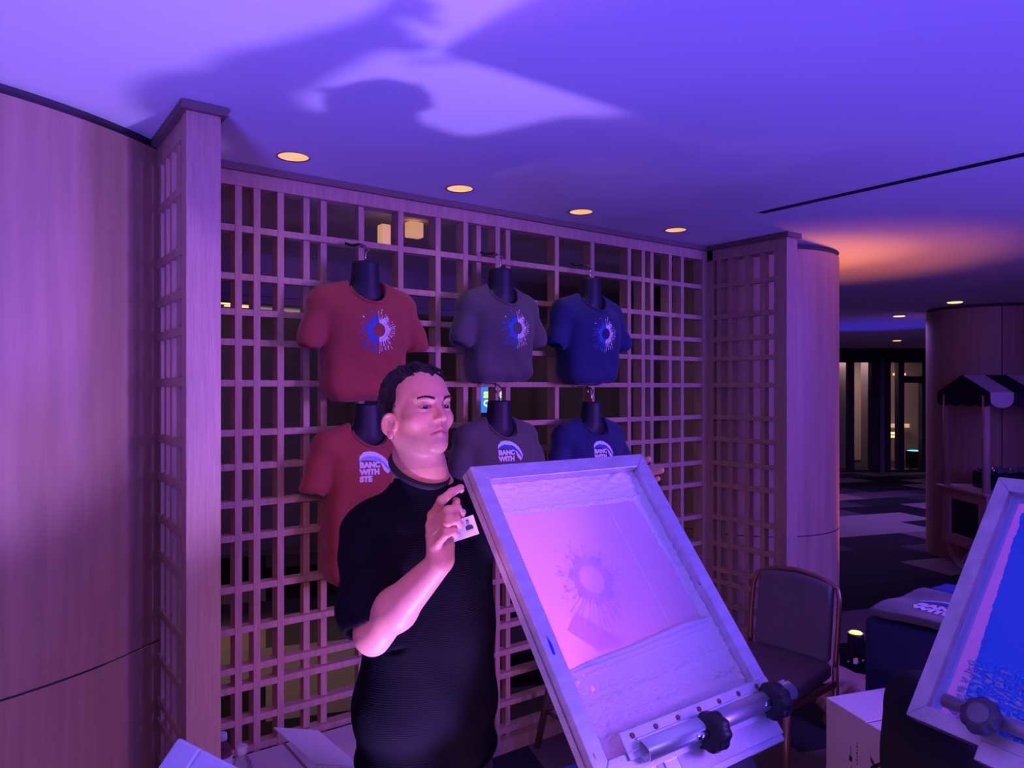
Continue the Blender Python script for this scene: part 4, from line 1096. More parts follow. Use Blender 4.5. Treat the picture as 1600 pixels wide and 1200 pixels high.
# locks on top and the quiff over the forehead
rnd = random.Random(8); hb = B()
for i in range(420):
    x0 = rnd.uniform(-0.058, 0.058); y0 = rnd.uniform(-0.07, 0.070)
    o = Vector(H(x0, y0, 0.20)-A(MO)); d = Vector(RH @ np.array([0, 0, -1.0]))
    h = bvh_h.ray_cast(o, d)
    if h[0] is None: continue
    q = (np.array(h[0])-HOl) @ RH
    if q[2] < 0.045 or y0 > 0.052: continue
    ln = rnd.uniform(0.012, 0.022)*(0.6 if y0 > 0.045 else 1); ang = rnd.gauss(1.1 if x0 > -0.02 else 0.7, 0.5); pts = []
    nloc = np.array(h[1]) @ RH
    if nloc[2] < 0: nloc = -nloc
    dx, dy = math.sin(ang), math.cos(ang)
    for j in range(5):
        u = j/4; p = q+nloc*(0.0002+0.0022*math.sin(u*2.6))+np.array([dx, dy, 0])*ln*u-np.array([0, 0, 1])*(0.010*u*u if y0 > 0.03 else 0.004*u*u+ (abs(x0)*0.15*u))
        pts.append(Vector(RH @ p+HOl))
    hb.tube(pts, [0.0022, 0.0026, 0.0022, 0.0015, 0.0004], 5, caps=False)
hb.obj('hair_locks', hairm, hair)
hb = B()     # cropped strands on the side and back
for i in range(900):
    th = rnd.uniform(0.15, 2*math.pi-0.15); z0 = rnd.uniform(-0.06, 0.075); dv = np.array([math.sin(th)*1.0, math.cos(th), 0])
    o = Vector(H(*(dv*0.2+np.array([0, -0.02, z0])))-A(MO)); h = bvh_h.ray_cast(o, Vector(RH @ -dv))
    if h[0] is None: continue
    q = (np.array(h[0])-HOl) @ RH; n = np.array(h[1]) @ RH
    if n @ dv < 0: n = -n
    p0 = q-n*0.001; p1 = q+n*0.0016+np.array([rnd.uniform(-.003, .003), -0.003, -0.006]); p2 = q+n*0.001+np.array([rnd.uniform(-.003, .003), -0.005, -0.012])
    hb.tube([Vector(RH @ p+HOl) for p in (p0, p1, p2)], [0.0011, 0.0010, 0.0003], 4, caps=False)
hb.obj('hair_strands', hairm, hair)
# eyebrows
for s in (-1, 1):
    hb = B()
    for i in range(150):
        u = rnd.random(); x = s*(0.014+0.037*u); z = 0.0150+0.0055*math.sin(min(u*1.25, 1)*math.pi*0.62)-0.004*max(u-.75, 0)*4*0.6+rnd.uniform(-.0022, .0022)*(1.1-u*.6)
        o = Vector(H(x, 0.2, z)-A(MO)); h = bvh_b.ray_cast(o, Vector(RH @ np.array([0, -1.0, 0])))
        if h[0] is None: continue
        q = (np.array(h[0])-HOl) @ RH
        p1 = q+np.array([s*0.004, 0.0009, 0.0014-0.003*u]); hb.tube([Vector(RH @ p+HOl) for p in (q-np.array([0, .0004, 0]), q+np.array([s*.002, .0010, .0010]), p1)], [0.0007, 0.0006, 0.0002], 4, caps=False)
    hb.obj('eyebrow', hairm, man)
# finger nails on the right hand
nailm = mat('nail', (0.70, 0.40, 0.30), 0.3, coat=0.3)
def nail(tip, toward, back, r=0.0062):
    "small plate on the finger end: toward = outward normal, back = direction to the knuckle"
    n = toward.normalized(); y = (back-n*back.dot(n)).normalized(); x = y.cross(n)
    b = B(); R = Matrix((x, y, n)).transposed().to_4x4(); R.translation = tip-MO+n*0.0
    b.lathe([(r*0.5, -0.002), (r, 0.0), (r*0.8, 0.0010), (r*.2, 0.0014)], 16, R @ Matrix.Diagonal((0.85, 1.15, 1, 1))); b.obj('fingernail', nailm, man)
camd = (Vector((0, 0, HC))-W(715, 800, 1.46)).normalized()
rt = L2(1, 0, 0)
for (a, b_, dn, r) in [((719, 765, 1.503), (706, 769, 1.487), -0.9, 0.0058), ((721.5, 800, 1.470), (714, 794, 1.456), 0.3, 0.0058), ((718.5, 818, 1.466), (713, 812, 1.452), 0.3, 0.0055), ((713.5, 835, 1.468), (708, 830, 1.456), 0.3, 0.0048)]:
    p, q = W(*a), W(*b_); n = (camd*0.55+rt*0.75+Vector((0, 0, dn*0.6))).normalized()
    nail(p+n*0.0056, n, q-p, r)

# ---- clothes: shirt, trousers, shoes
shirt_m = mat('ribbed_black_cotton', (0.0045, 0.0035, 0.0075), 0.95, bump=0.16, wave=(60, 3.5, 0.8), stretch=(0.5, 0.5, 1), spec=0.1)
sp = [Bell((0, 0.0, 1.24), (0.170, 0.118, 0.17), k=0.05), Bell((0.006, 0.012, 1.06), (0.170, 0.122, 0.22), k=0.05), Bell((-0.003, 0.008, 0.88), (0.190, 0.130, 0.16), k=0.05), Bell((0, 0.01, 0.76), (0.180, 0.125, 0.075), k=0.03),
      Cap(nb2+A((0, 0, -0.010)), RS+A((0, 0, -0.012)), 0.068, 0.055, k=0.05), Cap(nb2+A((0, 0, -0.010)), LS+A((0, 0, -0.008)), 0.068, 0.062, k=0.05),
      Cap(nb+A((0, 0, -0.022)), nb2, 0.066, 0.090, k=0.03)]
SE = RS+(EL-RS)*0.80
sp += [Cap(RS+A((0, 0, -0.014)), SE, 0.063, 0.078, k=0.035)]
LSE = LS+(LE-LS)*0.75
sp += [Cap(LS+A((0, 0, -0.01)), LSE, 0.068, 0.070, k=0.035)]
sd = (EL-RS)/np.linalg.norm(EL-RS)
sp += [Cap(SE+sd*0.030, EL+sd*0.15, 0.058, 0.075, k=0.006, op='s')]
sp += [Fn((0, 0, 0), 9, None, k=0.008, op='i')]
# flat cut of the sleeve end and the round neckline
neck_n = (A(Fh)*0.60+A((0, 0, 1))); neck_n /= np.linalg.norm(neck_n)
neck_p = nb+A((0, 0, -0.006))
sp = [p for p in sp if not (isinstance(p, Fn) and p.fn is None)]
sp_pos = list(sp)
shift_prims(sp_pos, MO)
nbl = nb-A(MO); npl = neck_p-A(MO); SEl = SE+sd*0.052-A(MO); ELl = EL-A(MO)
def sleeve_cut(P):      # remove what lies beyond the sleeve end, near the right arm only
    t = (P-SEl) @ sd; r = np.linalg.norm((P-SEl)-t[:, None]*sd, axis=1)
    return np.maximum(-t, r-0.125)
def neck_cut(P):
    h = (P-npl) @ neck_n; r = np.linalg.norm((P-nbl)-((P-nbl) @ neck_n)[:, None]*neck_n, axis=1)
    return np.maximum(-h, r-0.12)
def shirt_folds(P):
    z = P[:, 2]; u = P @ (bx); v = P @ by
    d = 0.0035*np.sin(z*26+u*16+2*np.sin(u*18))*np.clip((1.15-z)/0.3, 0, 1)
    r = np.linalg.norm(P-(SEl+(RS-A(MO)))/2, axis=1); arm = np.clip((0.15-r)/0.05, 0, 1)
    d += 0.004*np.sin((P @ sd)*55+u*30)*arm
    d += 0.0035*np.sin(u*45+z*8)*np.clip((z-0.95)/0.2, 0, 1)*(1-arm)
    return d
extra = [Fn((0, 0, 0), 9, sleeve_cut, k=0.004, op='s'), Fn((0, 0, 0), 9, neck_cut, k=0.006, op='s'), Fn((0, 0, 0), 9, shirt_folds, op='add')]
shirt = sdf('t_shirt', sp_pos+extra, 0.0042, shirt_m, man)
# ribbed collar
pts = []
for i in range(41):
    a = 2*math.pi*i/40; e1 = A(Sd); e2 = np.cross(neck_n, e1)
    pts.append(Vector(npl+e1*math.cos(a)*0.071+e2*math.sin(a)*0.073+neck_n*0.002))
B().tube(pts, 0.0085, 10, flat=1.0).obj('collar', mat('collar_black', (0.008, 0.006, 0.012), 0.8, bump=0.4, bscale=400), shirt)
trou = mat('black_trousers', (0.010, 0.008, 0.012), 0.8)
lg = [Bell((0, 0, 0.84), (0.155, 0.105, 0.12), k=0.04)]
for s in (-1, 1):
    hip, kn, an = Bp(s*0.085, 0, 0.80), Bp(s*0.10, 0.02, 0.46), Bp(s*0.11, -0.01, 0.07)
    lg += [Cap(hip, kn, 0.090, 0.064, k=0.03), Cap(kn, an, 0.064, 0.052, k=0.02)]
shift_prims(lg, MO); sdf('trousers', lg, 0.008, trou, man)
for s in (-1, 1):
    f = [Cap(Bp(s*0.11, -0.04, 0.045), Bp(s*0.125, 0.13, 0.035), 0.042, 0.036, k=0.02), Cap(Bp(s*0.11, -0.01, 0.10), Bp(s*0.11, -0.02, 0.05), 0.048, 0.045, k=0.02), Fn((0, 0, 0), 9, lambda P: 0.002-P[:, 2], k=0.004, op='i')]
    shift_prims(f[:2], MO); sdf('shoe', f, 0.006, blackm, man)
# badge clipped to the shirt behind the hand
def badge():
    P = [W(x, y, 1.575) for x, y in ((700, 817), (742, 803), (749, 834), (706, 848))]
    o = P[3]; x = (P[2]-P[3]).normalized(); y = (P[0]-P[3]); y = (y-x*y.dot(x)).normalized()
    w = (P[2]-P[3]).length; h = y.dot(P[0]-P[3]); m = frame_mtx(o, x, y)
    t = thing('name_badge', 'white photo badge hanging in front of the black shirt beside the gripping hand', 'badge', mtx=m)
    B().box((0, 0, -0.0006), (w, h, 0.0006), 0.0005).obj('card', mat('badge_card', (0.80, 0.74, 0.80), 0.4), t)
    cx, cy, s = w*0.74, h*0.60, 0.0012
    dk = mat('print_dark', (0.03, 0.03, 0.05), 0.6); md = mat('print_mid', (0.30, 0.24, 0.30), 0.6)
    z = 0.0009
    circ = lambda cx_, cy_, rx, ry, a0=0, a1=2*math.pi, n=20: [(cx_+rx*math.cos(a0+(a1-a0)*i/n), cy_+ry*math.sin(a0+(a1-a0)*i/n), z) for i in range(n)]
    B().poly([(cx-.0085, cy-.011, z), (cx+.0085, cy-.011, z), (cx+.008, cy-.003, z), (cx+.003, cy-.0005, z), (cx-.003, cy-.0005, z), (cx-.008, cy-.003, z)]).obj('portrait', dk, t)
    z = 0.0011; B().poly(circ(cx, cy+.0055, .0036, .005)).obj('portrait', md, t)
    z = 0.0013; B().poly(circ(cx, cy+.0085, .004, .0028, 0, math.pi)).obj('portrait', dk, t)
    B().box((cx-.008, cy-.0145, 0.0007), (cx+.006, cy-.0138, 0.0009)).obj('name_line', md, t)
badge()
# ------------------------------------------------------------------ furniture and props
def chair():
    R_ = L2(1.352, 3.08); L_ = L2(1.095, 3.385); c = (R_+L_)/2; wv = (R_-L_); w = wv.length; x = wv.normalized(); f = Vector((0, 0, 1)).cross(x)
    if f.dot(-c) < 0: f = -f
    m = Matrix((x, f, Vector((0, 0, 1)))).transposed().to_4x4()
    if m.determinant() < 0: m = Matrix((x, f, Vector((0, 0, 1)))).transposed().to_4x4()
    m.translation = c
    t = thing('banquet_chair', 'bronze framed banquet chair with dark upholstered back in front of the round column', 'chair', mtx=m)
    fr = mat('bronze_frame', (0.34, 0.17, 0.12), 0.35, metal=0.5); fab = mat('plum_fabric', (0.17, 0.13, 0.16), 0.85, bump=0.4, bscale=260, var=0.08); seatf = mat('seat_vinyl', (0.16, 0.09, 0.11), 0.55, var=0.08)
    h = w/2; pts = []
    arch = [(-h, 0, 0.48), (-h-0.004, -0.015, 0.62), (-h-0.002, -0.035, 0.76), (-h+0.012, -0.045, 0.805), (-h*0.55, -0.050, 0.838), (0, -0.052, 0.850), (h*0.55, -0.050, 0.838), (h-0.012, -0.045, 0.805), (h+0.002, -0.035, 0.76), (h+0.004, -0.015, 0.62), (h, 0, 0.48)]
    fine = []
    for i in range(len(arch)-1):
        for k in range(4):
            fine.append(Vector(arch[i]).lerp(Vector(arch[i+1]), k/4))
    fine.append(Vector(arch[-1]))
    B().tube(fine, 0.0105, 10).obj('back_frame', fr, t)
    bk = [Fn((0, -0.03, 0.65), 0.4, lambda P: (lambda q: np.linalg.norm(np.maximum(q, 0), axis=1)+np.minimum(q.max(1), 0)-0.018)(np.abs(P-np.array([0, -0.025, 0.65])-np.stack([0*P[:, 0], -0.13*(P[:, 2]-0.65), 0*P[:, 0]], 1))-np.array([h-0.045, 0.006, 0.0]) - np.stack([0*P[:, 0], 0*P[:, 0], 0.140+0.030*np.cos(np.clip(P[:, 0]/h, -1, 1)*1.5)*(P[:, 2] > 0.65)], 1)), k=0.001)]
    sdf('backrest', bk, 0.007, fab, t, lo=(-h-0.05, -0.14, 0.42), hi=(h+0.05, 0.09, 0.90))
    st = [Fn((0, 0.2, 0.46), 0.4, lambda P: (lambda q: np.linalg.norm(np.maximum(q, 0), axis=1)+np.minimum(q.max(1), 0)-0.022)(np.abs(P-np.array([0, 0.205, 0.468-0.0]))-np.stack([h-0.012+0.10*(P[:, 1]-0.2), 0.185+0*P[:, 0], 0.012+0.010*np.clip(1-((P[:, 0]/h)**2+((P[:, 1]-.2)/.2)**2), 0, 1)], 1)), k=0.001)]
    sdf('seat', st, 0.008, seatf, t, lo=(-h-0.08, -0.05, 0.40), hi=(h+0.08, 0.47, 0.53))
    for s in (-1, 1):
        B().tube([(s*h, 0, 0.49), (s*h, -0.01, 0.25), (s*(h+0.01), -0.05, 0.0)], [0.0135, 0.012, 0.010], 10).obj('leg', fr, t)
        B().tube([(s*(h-0.0), 0.385, 0.44), (s*(h+0.005), 0.395, 0.22), (s*(h+0.01), 0.40, 0.0)], [0.017, 0.014, 0.010], 10).obj('leg', fr, t)
        B().box((s*h-0.009, 0.0, 0.405), (s*h+0.009, 0.39, 0.432), 0.003).obj('seat_frame', fr, t)
    B().box((-h, 0.382, 0.405), (h, 0.40, 0.432), 0.003).obj('seat_frame', fr, t)
chair()
amber = mat('amber_lens', (0.9, 0.5, 0.1), 0.3, emit=(1.0, 0.50, 0.03), estr=5.0)
up = L2(0.4670*4.44, 4.44); u1 = uplighter(up, 'small black stage lamp with amber lens on the floor by the round column', amber, 0.045, 0.13)
light('SPOT', 'amber_beam', up+Vector((0.02, -0.01, 0.22)), 110, (1.0, 0.22, 0.0), 0.03, up+Vector((0.0, 0.25, 2.4)), 64, 1.0)
light('SPOT', 'amber_column_beam', up+Vector((0.05, 0.02, 0.22)), 110, (1.0, 0.32, 0.08), 0.03, Vector((4.22, 2.46, 1.25)), 40, 1.0)

# low table draped in navy, shirts on it
def drape():
    t = thing('draped_table', 'square table draped to the floor in dark navy cloth right of the banquet chair', 'table', (2.94, 1.18, 0))
    pr = [Fn((0, 0, 0.41), 0.6, lambda P: (lambda q: np.linalg.norm(np.maximum(q, 0), axis=1)+np.minimum(q.max(1), 0)-0.035+0.006*np.sin(P[:, 1]*38+2*np.sin(P[:, 2]*6))*(0.81-P[:, 2])+0.006*np.sin(P[:, 0]*33)*(0.81-P[:, 2]))(np.abs(P-np.array([0, 0, 0.39]))-np.array([0.225, 0.215, 0.385])), k=0.001),
          Fn((0, 0, 0), 9, lambda P: 0.003-P[:, 2], k=0.003, op='i')]
    sdf('tablecloth', pr, 0.012, mat('navy_cloth', (0.010, 0.012, 0.075), 0.8, bump=0.2, bscale=200), t, lo=(-0.3, -0.3, 0), hi=(0.3, 0.3, 0.85))
    return t
drape()
def folded(name, label, c, half, zr, cloth, yaw_=0.0, print_=False):
    t = thing(name, label, 'folded shirt', c); t.rotation_euler = (0, 0, yaw_)
    pr = [Fn((0, 0, 0), 0.6, lambda P: (lambda q: np.linalg.norm(np.maximum(q, 0), axis=1)+np.minimum(q.max(1), 0)-0.008)(np.abs(P-np.stack([0*P[:, 0], 0*P[:, 0], 0.016+0.005*np.sin(P[:, 0]*24+1)*np.cos(P[:, 1]*19)-0.10*np.maximum(-half[0]+0.045-P[:, 0], 0)], 1))-np.array([half[0]-0.008, half[1]-0.008, zr])), k=0.001)]
    o = sdf('cloth', pr, 0.006, cloth, t, lo=(-half[0]-0.03, -half[1]-0.03, -0.04), hi=(half[0]+0.03, half[1]+0.03, 0.06))
    if print_:
        bv = bvh_of(o)
        def lay(nm, polys, m, off):
            bm = bmesh.new()
            for p in polys:
                vs = []
                for (x, y) in p:
                    h = bv.ray_cast(Vector((x, y, 1)), Vector((0, 0, -1)))
                    if h[0] is None: break
                    vs.append(bm.verts.new((x, y, h[0].z+off)))
                if len(vs) == len(p): bm.faces.new(vs)
            me = bpy.data.meshes.new(nm); bm.to_mesh(me); bm.free(); link(nm, me, m, o)
        rot = lambda P: [[(-y*1.0, -x*-1.0) for x, y in p] for p in P]
        rot = lambda P: [[(y-0.06, -x+0.10) for x, y in p] for p in P]
        T = text_polys('BANC', 0.050, 0, 0, 0.004, 1.1)+text_polys('WITH', 0.050, 0, -0.046, 0.004, 1.1)
        lay('lettering', rot(T), white_print, 0.0015)
        up_, mid, lo_ = [], [], []
        for i in range(17):
            u = i/16; a = math.radians(165-150*u); x = 0.09+0.11*math.cos(a); y = 0.05+0.055*math.sin(a)-0.05*u*u
            up_.append((x, y+0.006+0.003*math.sin(i*2.3))); mid.append((x, y-0.010)); lo_.append((x-0.01*u, y-0.028-0.01*math.sin(math.pi*u)))
        lay('wave_crest', rot([[up_[i], up_[i+1], mid[i+1], mid[i]] for i in range(16)]), white_print, 0.0015)
        lay('wave_body', rot([[mid[i], mid[i+1], lo_[i+1], lo_[i]] for i in range(16)]), blue_print, 0.0015)
    return t
folded('folded_shirt', 'charcoal shirt with white lettering spread over the navy draped table', (2.885, 1.20, 0.822), (0.215, 0.20), 0.006, grey, 0.0, True)
folded('folded_shirt', 'bright blue folded shirt at the back edge of the navy draped table', (3.155, 1.20, 0.826), (0.070, 0.17), 0.010, mat('blue_cotton', (0.03, 0.06, 0.36), 0.85, bump=0.15, bscale=300))

def carton():
    t = thing('cardboard_box', 'white cardboard box with dark markings and open top flaps between chair and blue screen', 'box', (2.42, 1.16, 0))
    t.rotation_euler = (0, 0, math.radians(-22)); hx, hy, z = 0.15, 0.17, 0.60
    bx_ = mat('carton_white', (0.56, 0.47, 0.47), 0.75, var=0.06, vscale=6); w = 0.004
    B().box((-hx, -hy, 0), (-hx+w, hy, z)).box((hx-w, -hy, 0), (hx, hy, z)).box((-hx+w, -hy, 0), (hx-w, -hy+w, z)).box((-hx+w, hy-w, 0), (hx-w, hy, z)).box((-hx+w, -hy+w, 0.0), (hx-w, hy-w, 0.01)).obj('body', bx_, t)
    def flap(o, pts): 
        b = B(); q = [Vector(p) for p in pts]; n = (q[1]-q[0]).cross(q[2]-q[0]).normalized()*w
        a = [b.bm.verts.new(p) for p in q]; c = [b.bm.verts.new(p-n) for p in q]
        b.bm.faces.new(a); b.bm.faces.new(c[::-1])
        for i in range(len(q)): b.bm.faces.new((a[i], c[i], c[(i+1) % len(q)], a[(i+1) % len(q)]))
        b.obj('flap', paper, t)
    flap(0, [(-hx, hy, z+0.003), (-hx, -hy*0.1, z+0.003), (hx*0.5, -hy*0.05, z+0.012), (hx*0.6, hy, z+0.012)])
    flap(0, [(-hx, -hy*0.15, z+0.002), (-hx, -hy, z+0.002), (hx*0.3, -hy, z+0.010), (hx*0.3, -hy*0.15, z+0.010)])
    flap(0, [(hx, hy*0.95, z+0.001), (hx, -hy, z+0.001), (hx*0.62, -hy, z+0.014), (hx*0.62, hy*0.95, z+0.016)])
    ink = mat('box_ink', (0.02, 0.015, 0.03), 0.7)
    Mx = Matrix(((0, 0, -1, -hx-0.0008), (0, -1, 0, -0.035), (1, 0, 0, z-0.24), (0, 0, 0, 1)))
    Mx = Matrix.Translation((-hx-0.0010, -0.075, z-0.20)) @ Matrix.Rotation(-math.pi/2, 4, 'Z') @ Matrix.Rotation(math.pi/2, 4, 'X')
    me = text_mesh('UPS', 0.062, 0.004, Mx); 
    me = text_mesh('MEX', 0.050, 0.003, Mx @ Matrix.Rotation(math.pi/2, 4, 'Z')); link('marking', me, ink, t)
    b = B()
    for i in range(7): b.box((-hx-0.0010, 0.02, z-0.085-i*0.011), (-hx-0.0002, 0.023+0.002*(i % 2), z-0.080-i*0.011))
    b.box((-hx-0.0010, 0.045, z-0.155), (-hx-0.0002, 0.058, z-0.138)).box((-hx-0.0010, 0.050, z-0.135), (-hx-0.0002, 0.0515, z-0.105))
    b.obj('marking', ink, t)
    for (y0, z0, y1, z1) in ((0.052, z-0.170, 0.010, z-0.205), (0.010, z-0.205, -0.040, z-0.235), (0.056, z-0.185, 0.050, z-0.180)):
        B().tube([(-hx-0.0008, y0, z0), (-hx-0.0008, y1, z1)], 0.0010, 5).obj('marking', ink, t)
carton()
def bottle(loc, label, cloth=None, h=0.205, r=0.031, liquid=None, lab=None, name='water_bottle'):
    t = thing(name, label, 'bottle', loc)
    pl = mat('clear_plastic', (0.75, 0.70, 0.80), 0.12, trans=0.75, ior=1.25)
    body = liquid or pl
    B().lathe([(r*0.8, 0.0), (r, 0.006), (r, h*0.30), (r*0.95, h*0.38), (r, h*0.46), (r, h*0.66), (r*0.85, h*0.76), (r*0.48, h*0.87), (r*0.42, h*0.93)], 32).obj('body', body, t)
    B().lathe([(r*0.50, h*0.90), (r*0.53, h*0.91), (r*0.53, h*0.985), (r*0.48, h)], 32).obj('cap', mat('white_cap', (0.80, 0.76, 0.82), 0.4), t)
    if lab: B().lathe([(r*1.01, h*0.45), (r*1.01, h*0.66)], 32).obj('paper_label', lab, t)
    return t
def low_box():
    t = thing('cardboard_box', 'white flat topped box standing against the lattice behind the bottles', 'box', (0.93, 2.42, 0))
    B().box((-0.32, -0.24, 0), (0.32, 0.24, 0.355), 0.004).obj('body', mat('box_top', (0.66, 0.55, 0.52), 0.7, var=0.05), t)
    B().box((-0.005, -0.241, 0.3545), (0.005, 0.241, 0.3560)).obj('top_seam', kraft, t)
low_box()
def flap_box():
    t = thing('cardboard_box', 'open carton with a raised white flap at the bottom edge beside the man', 'box', (1.02, 1.93, 0))
    bx_ = mat('carton_white', (0.56, 0.47, 0.47), 0.75); w = 0.004; hx, hy, z = 0.17, 0.13, 0.36
    B().box((-hx, -hy, 0), (-hx+w, hy, z)).box((hx-w, -hy, 0), (hx, hy, z)).box((-hx+w, -hy, 0), (hx-w, -hy+w, z)).box((-hx+w, hy-w, 0), (hx-w, hy, z)).box((-hx+w, -hy+w, 0.0), (hx-w, hy-w, 0.01)).obj('body', bx_, t)
    P = [W(428, 1136, 2.22), W(497, 1141, 2.30), W(563, 1197, 2.06), W(493, 1193, 1.98)]
    q = [p-t.location for p in P]; n = (q[1]-q[0]).cross(q[2]-q[0]).normalized()*0.004
    if n.z < 0: n = -n
    b = B(); a = [b.bm.verts.new(p) for p in q]; c = [b.bm.verts.new(p-n) for p in q]
    b.bm.faces.new(a); b.bm.faces.new(c[::-1])
    for i in range(4): b.bm.faces.new((a[i], c[i], c[(i+1) % 4], a[(i+1) % 4]))
    b.obj('flap', paper, t)
flap_box()
tea = mat('amber_drink', (0.35, 0.16, 0.20), 0.12, trans=0.6, ior=1.25); lbm = mat('bottle_label', (0.70, 0.66, 0.74), 0.5)
p = W(346.5, 1146, 2.33); bottle(Vector((p.x, p.y, 0.356)), 'bottle with white cap and paper label half behind the oak post', h=p.z-0.356, liquid=tea, lab=lbm)
p = W(378, 1165, 2.22); bottle(Vector((p.x, p.y, 0.356)), 'clear plastic bottle with white cap, right of the labelled bottle', h=p.z-0.356)
p = W(1304, 1132, 2.60); bottle(Vector((p.x, p.y, 0)), 'narrow white bottle standing left of the marked cardboard box', h=p.z, r=0.028, liquid=mat('milky_plastic', (0.6, 0.5, 0.6), 0.4), lab=lbm)

# crumpled brown paper bag and loose sheet on the floor
def crumple(loc, r, name, label, cat, m, sq=(1, 1, 1), seed=0, amp=0.25):
    bm = bmesh.new(); bmesh.ops.create_icosphere(bm, subdivisions=4, radius=1)
    for v in bm.verts:
        n = mnoise.noise(v.co*1.8+Vector((seed, 0, 0)))+0.5*abs(mnoise.noise(v.co*4+Vector((0, seed, 0))))
        v.co = v.co*(1+amp*n); v.co = Vector((v.co.x*sq[0], v.co.y*sq[1], max(v.co.z, -0.55)*sq[2]))*r
    z0 = min(v.co.z for v in bm.verts); bmesh.ops.translate(bm, vec=(0, 0, -z0), verts=bm.verts)
    me = bpy.data.meshes.new(name); bm.to_mesh(me); bm.free(); o = link(name, me, m); o.location = loc; return tag(o, label, cat)
pb = L2((1322-800)/F*3.62, 3.62); crumple(pb, 0.125, 'paper_bag', 'crumpled brown paper bag on the floor between chair and navy draped table', 'bag', kraft, (1.05, 0.9, 0.95), 3, 0.3)
ps = L2((1327-800)/F*4.12, 4.12)
bm = bmesh.new(); bmesh.ops.create_grid(bm, x_segments=14, y_segments=14, size=0.15)
for v in bm.verts: v.co.z = 0.012+0.035*abs(mnoise.noise(v.co*9+Vector((3, 1, 0))))
me = bpy.data.meshes.new('paper_sheet'); bm.to_mesh(me); bm.free(); o = link('paper_sheet', me, mat('tan_paper', (0.55, 0.36, 0.30), 0.8)); o.location = ps
tag(o, 'loose crinkled pale paper sheet on the floor below the amber stage lamp', 'paper')

# black padded bag under the blue screen
def bag_d(P):
    q = np.abs(P-np.array([0, 0, 0.46]))-np.array([0.17, 0.06, 0.36]); return np.linalg.norm(np.maximum(q, 0), axis=1)+np.minimum(q.max(1), 0)-0.10+0.004*np.sin(P[:, 0]*40+P[:, 2]*22)
bg = [Fn((0, 0, 0.45), 0.6, bag_d, k=0.001), Ell((0, -0.08, 0.30), (0.20, 0.10, 0.22), k=0.04), Fn((0, 0, 0), 9, lambda P: 0.003-P[:, 2], k=0.004, op='i')]
t = thing('backpack', 'large black fabric bag standing on the floor under the blue screen', 'bag', L2(1.235, 1.84), None); t.rotation_euler = (0, 0, -YAW)
sdf('bag_body', bg, 0.010, mat('black_fabric', (0.004, 0.004, 0.008), 0.9, bump=0.4, bscale=260), t, lo=(-0.36, -0.26, 0), hi=(0.42, 0.26, 0.98))
B().tube([(-0.06, 0, 0.91), (-0.05, 0, 0.95), (0.0, 0, 0.965), (0.05, 0, 0.95), (0.06, 0, 0.91)], 0.009, 8).obj('handle', MATS['black_fabric'], t)

# wooden stool behind the screen
def stool():
    p = W(853, 1165, 3.28); t = thing('wooden_stool', 'dark wooden stool whose splayed leg shows between the man and the pale screen', 'stool', (p.x+0.18, p.y-0.03, 0))
    wd = mat('dark_wood', (0.14, 0.07, 0.06), 0.5, var=0.15, stretch=(6, 6, 0.6))
    B().lathe([(0.15, 0.43), (0.165, 0.44), (0.165, 0.46), (0.15, 0.468)], 36).obj('seat', wd, t)
    for k in range(4):
        a = math.pi/4+k*math.pi/2; c, s_ = math.cos(a), math.sin(a)
        B().tube([(c*0.11, s_*0.11, 0.44), (c*0.20, s_*0.20, 0.0)], [0.017, 0.015], 10).obj('leg', wd, t)
    for k in range(4):
        a = math.pi/4+k*math.pi/2; b_ = a+math.pi/2; r = 0.165
        B().tube([(math.cos(a)*r, math.sin(a)*r, 0.17), (math.cos(b_)*r, math.sin(b_)*r, 0.17)], 0.009, 8).obj('stretcher', wd, t)
stool()
# ------------------------------------------------------------------ press body and platen below the screens
def press():
    c = Vector((1.16, 0.42, 0)); t = thing('printing_press', 'screen printing press body with steel arms under the tilted screens', 'machine', c)
    ps = MATS['press_steel']
    B().lathe([(0.20, 0), (0.20, 0.03), (0.05, 0.06), (0.045, 0.60), (0.12, 0.62), (0.12, 0.70)], 36).obj('column', ps, t)
    B().box((-0.04, 0.05, 0.62), (0.04, 0.70, 0.66), 0.004).obj('arm', ps, t)
    B().box((-0.03, 0.02, 0.70), (0.03, 0.30, 0.74), 0.004).obj('arm', ps, t)
    B().box((-0.03, 0.24, 0.74), (0.03, 0.34, 0.86), 0.004).obj('arm', ps, t)
    B().box((0.05, -0.03, 0.62), (0.65, 0.03, 0.66), 0.004).obj('arm', ps, t)
    B().box((0.32, 0.02, 0.66), (0.38, 0.10, 0.84), 0.004).obj('arm', ps, t)
    B().box((-0.19, 0.50, 0.66), (0.19, 1.00, 0.682), 0.006).obj('platen', mat('platen_board', (0.5, 0.42, 0.35), 0.5), t)
press()
pr = [Fn((0, 0, 0), 0.6, lambda P: (lambda q: np.linalg.norm(np.maximum(q, 0), axis=1)+np.minimum(q.max(1), 0)-0.006)(np.abs(P-np.stack([0*P[:, 0], 0*P[:, 0], 0.007+0.002*np.sin(P[:, 0]*40)*np.cos(P[:, 1]*31)-0.6*np.maximum(P[:, 1]-0.215, 0)], 1))-np.array([0.205, 0.235, 0.0015])), k=0.001)]
o = sdf('blue_shirt', pr, 0.005, mat('blue_cotton', (0.03, 0.06, 0.36), 0.85), None, lo=(-0.25, -0.28, -0.05), hi=(0.25, 0.28, 0.04)); o.location = (1.16, 1.19, 0.686)
tag(o, 'blue shirt laid on the press board under the pale screen, at the bottom edge', 'shirt')

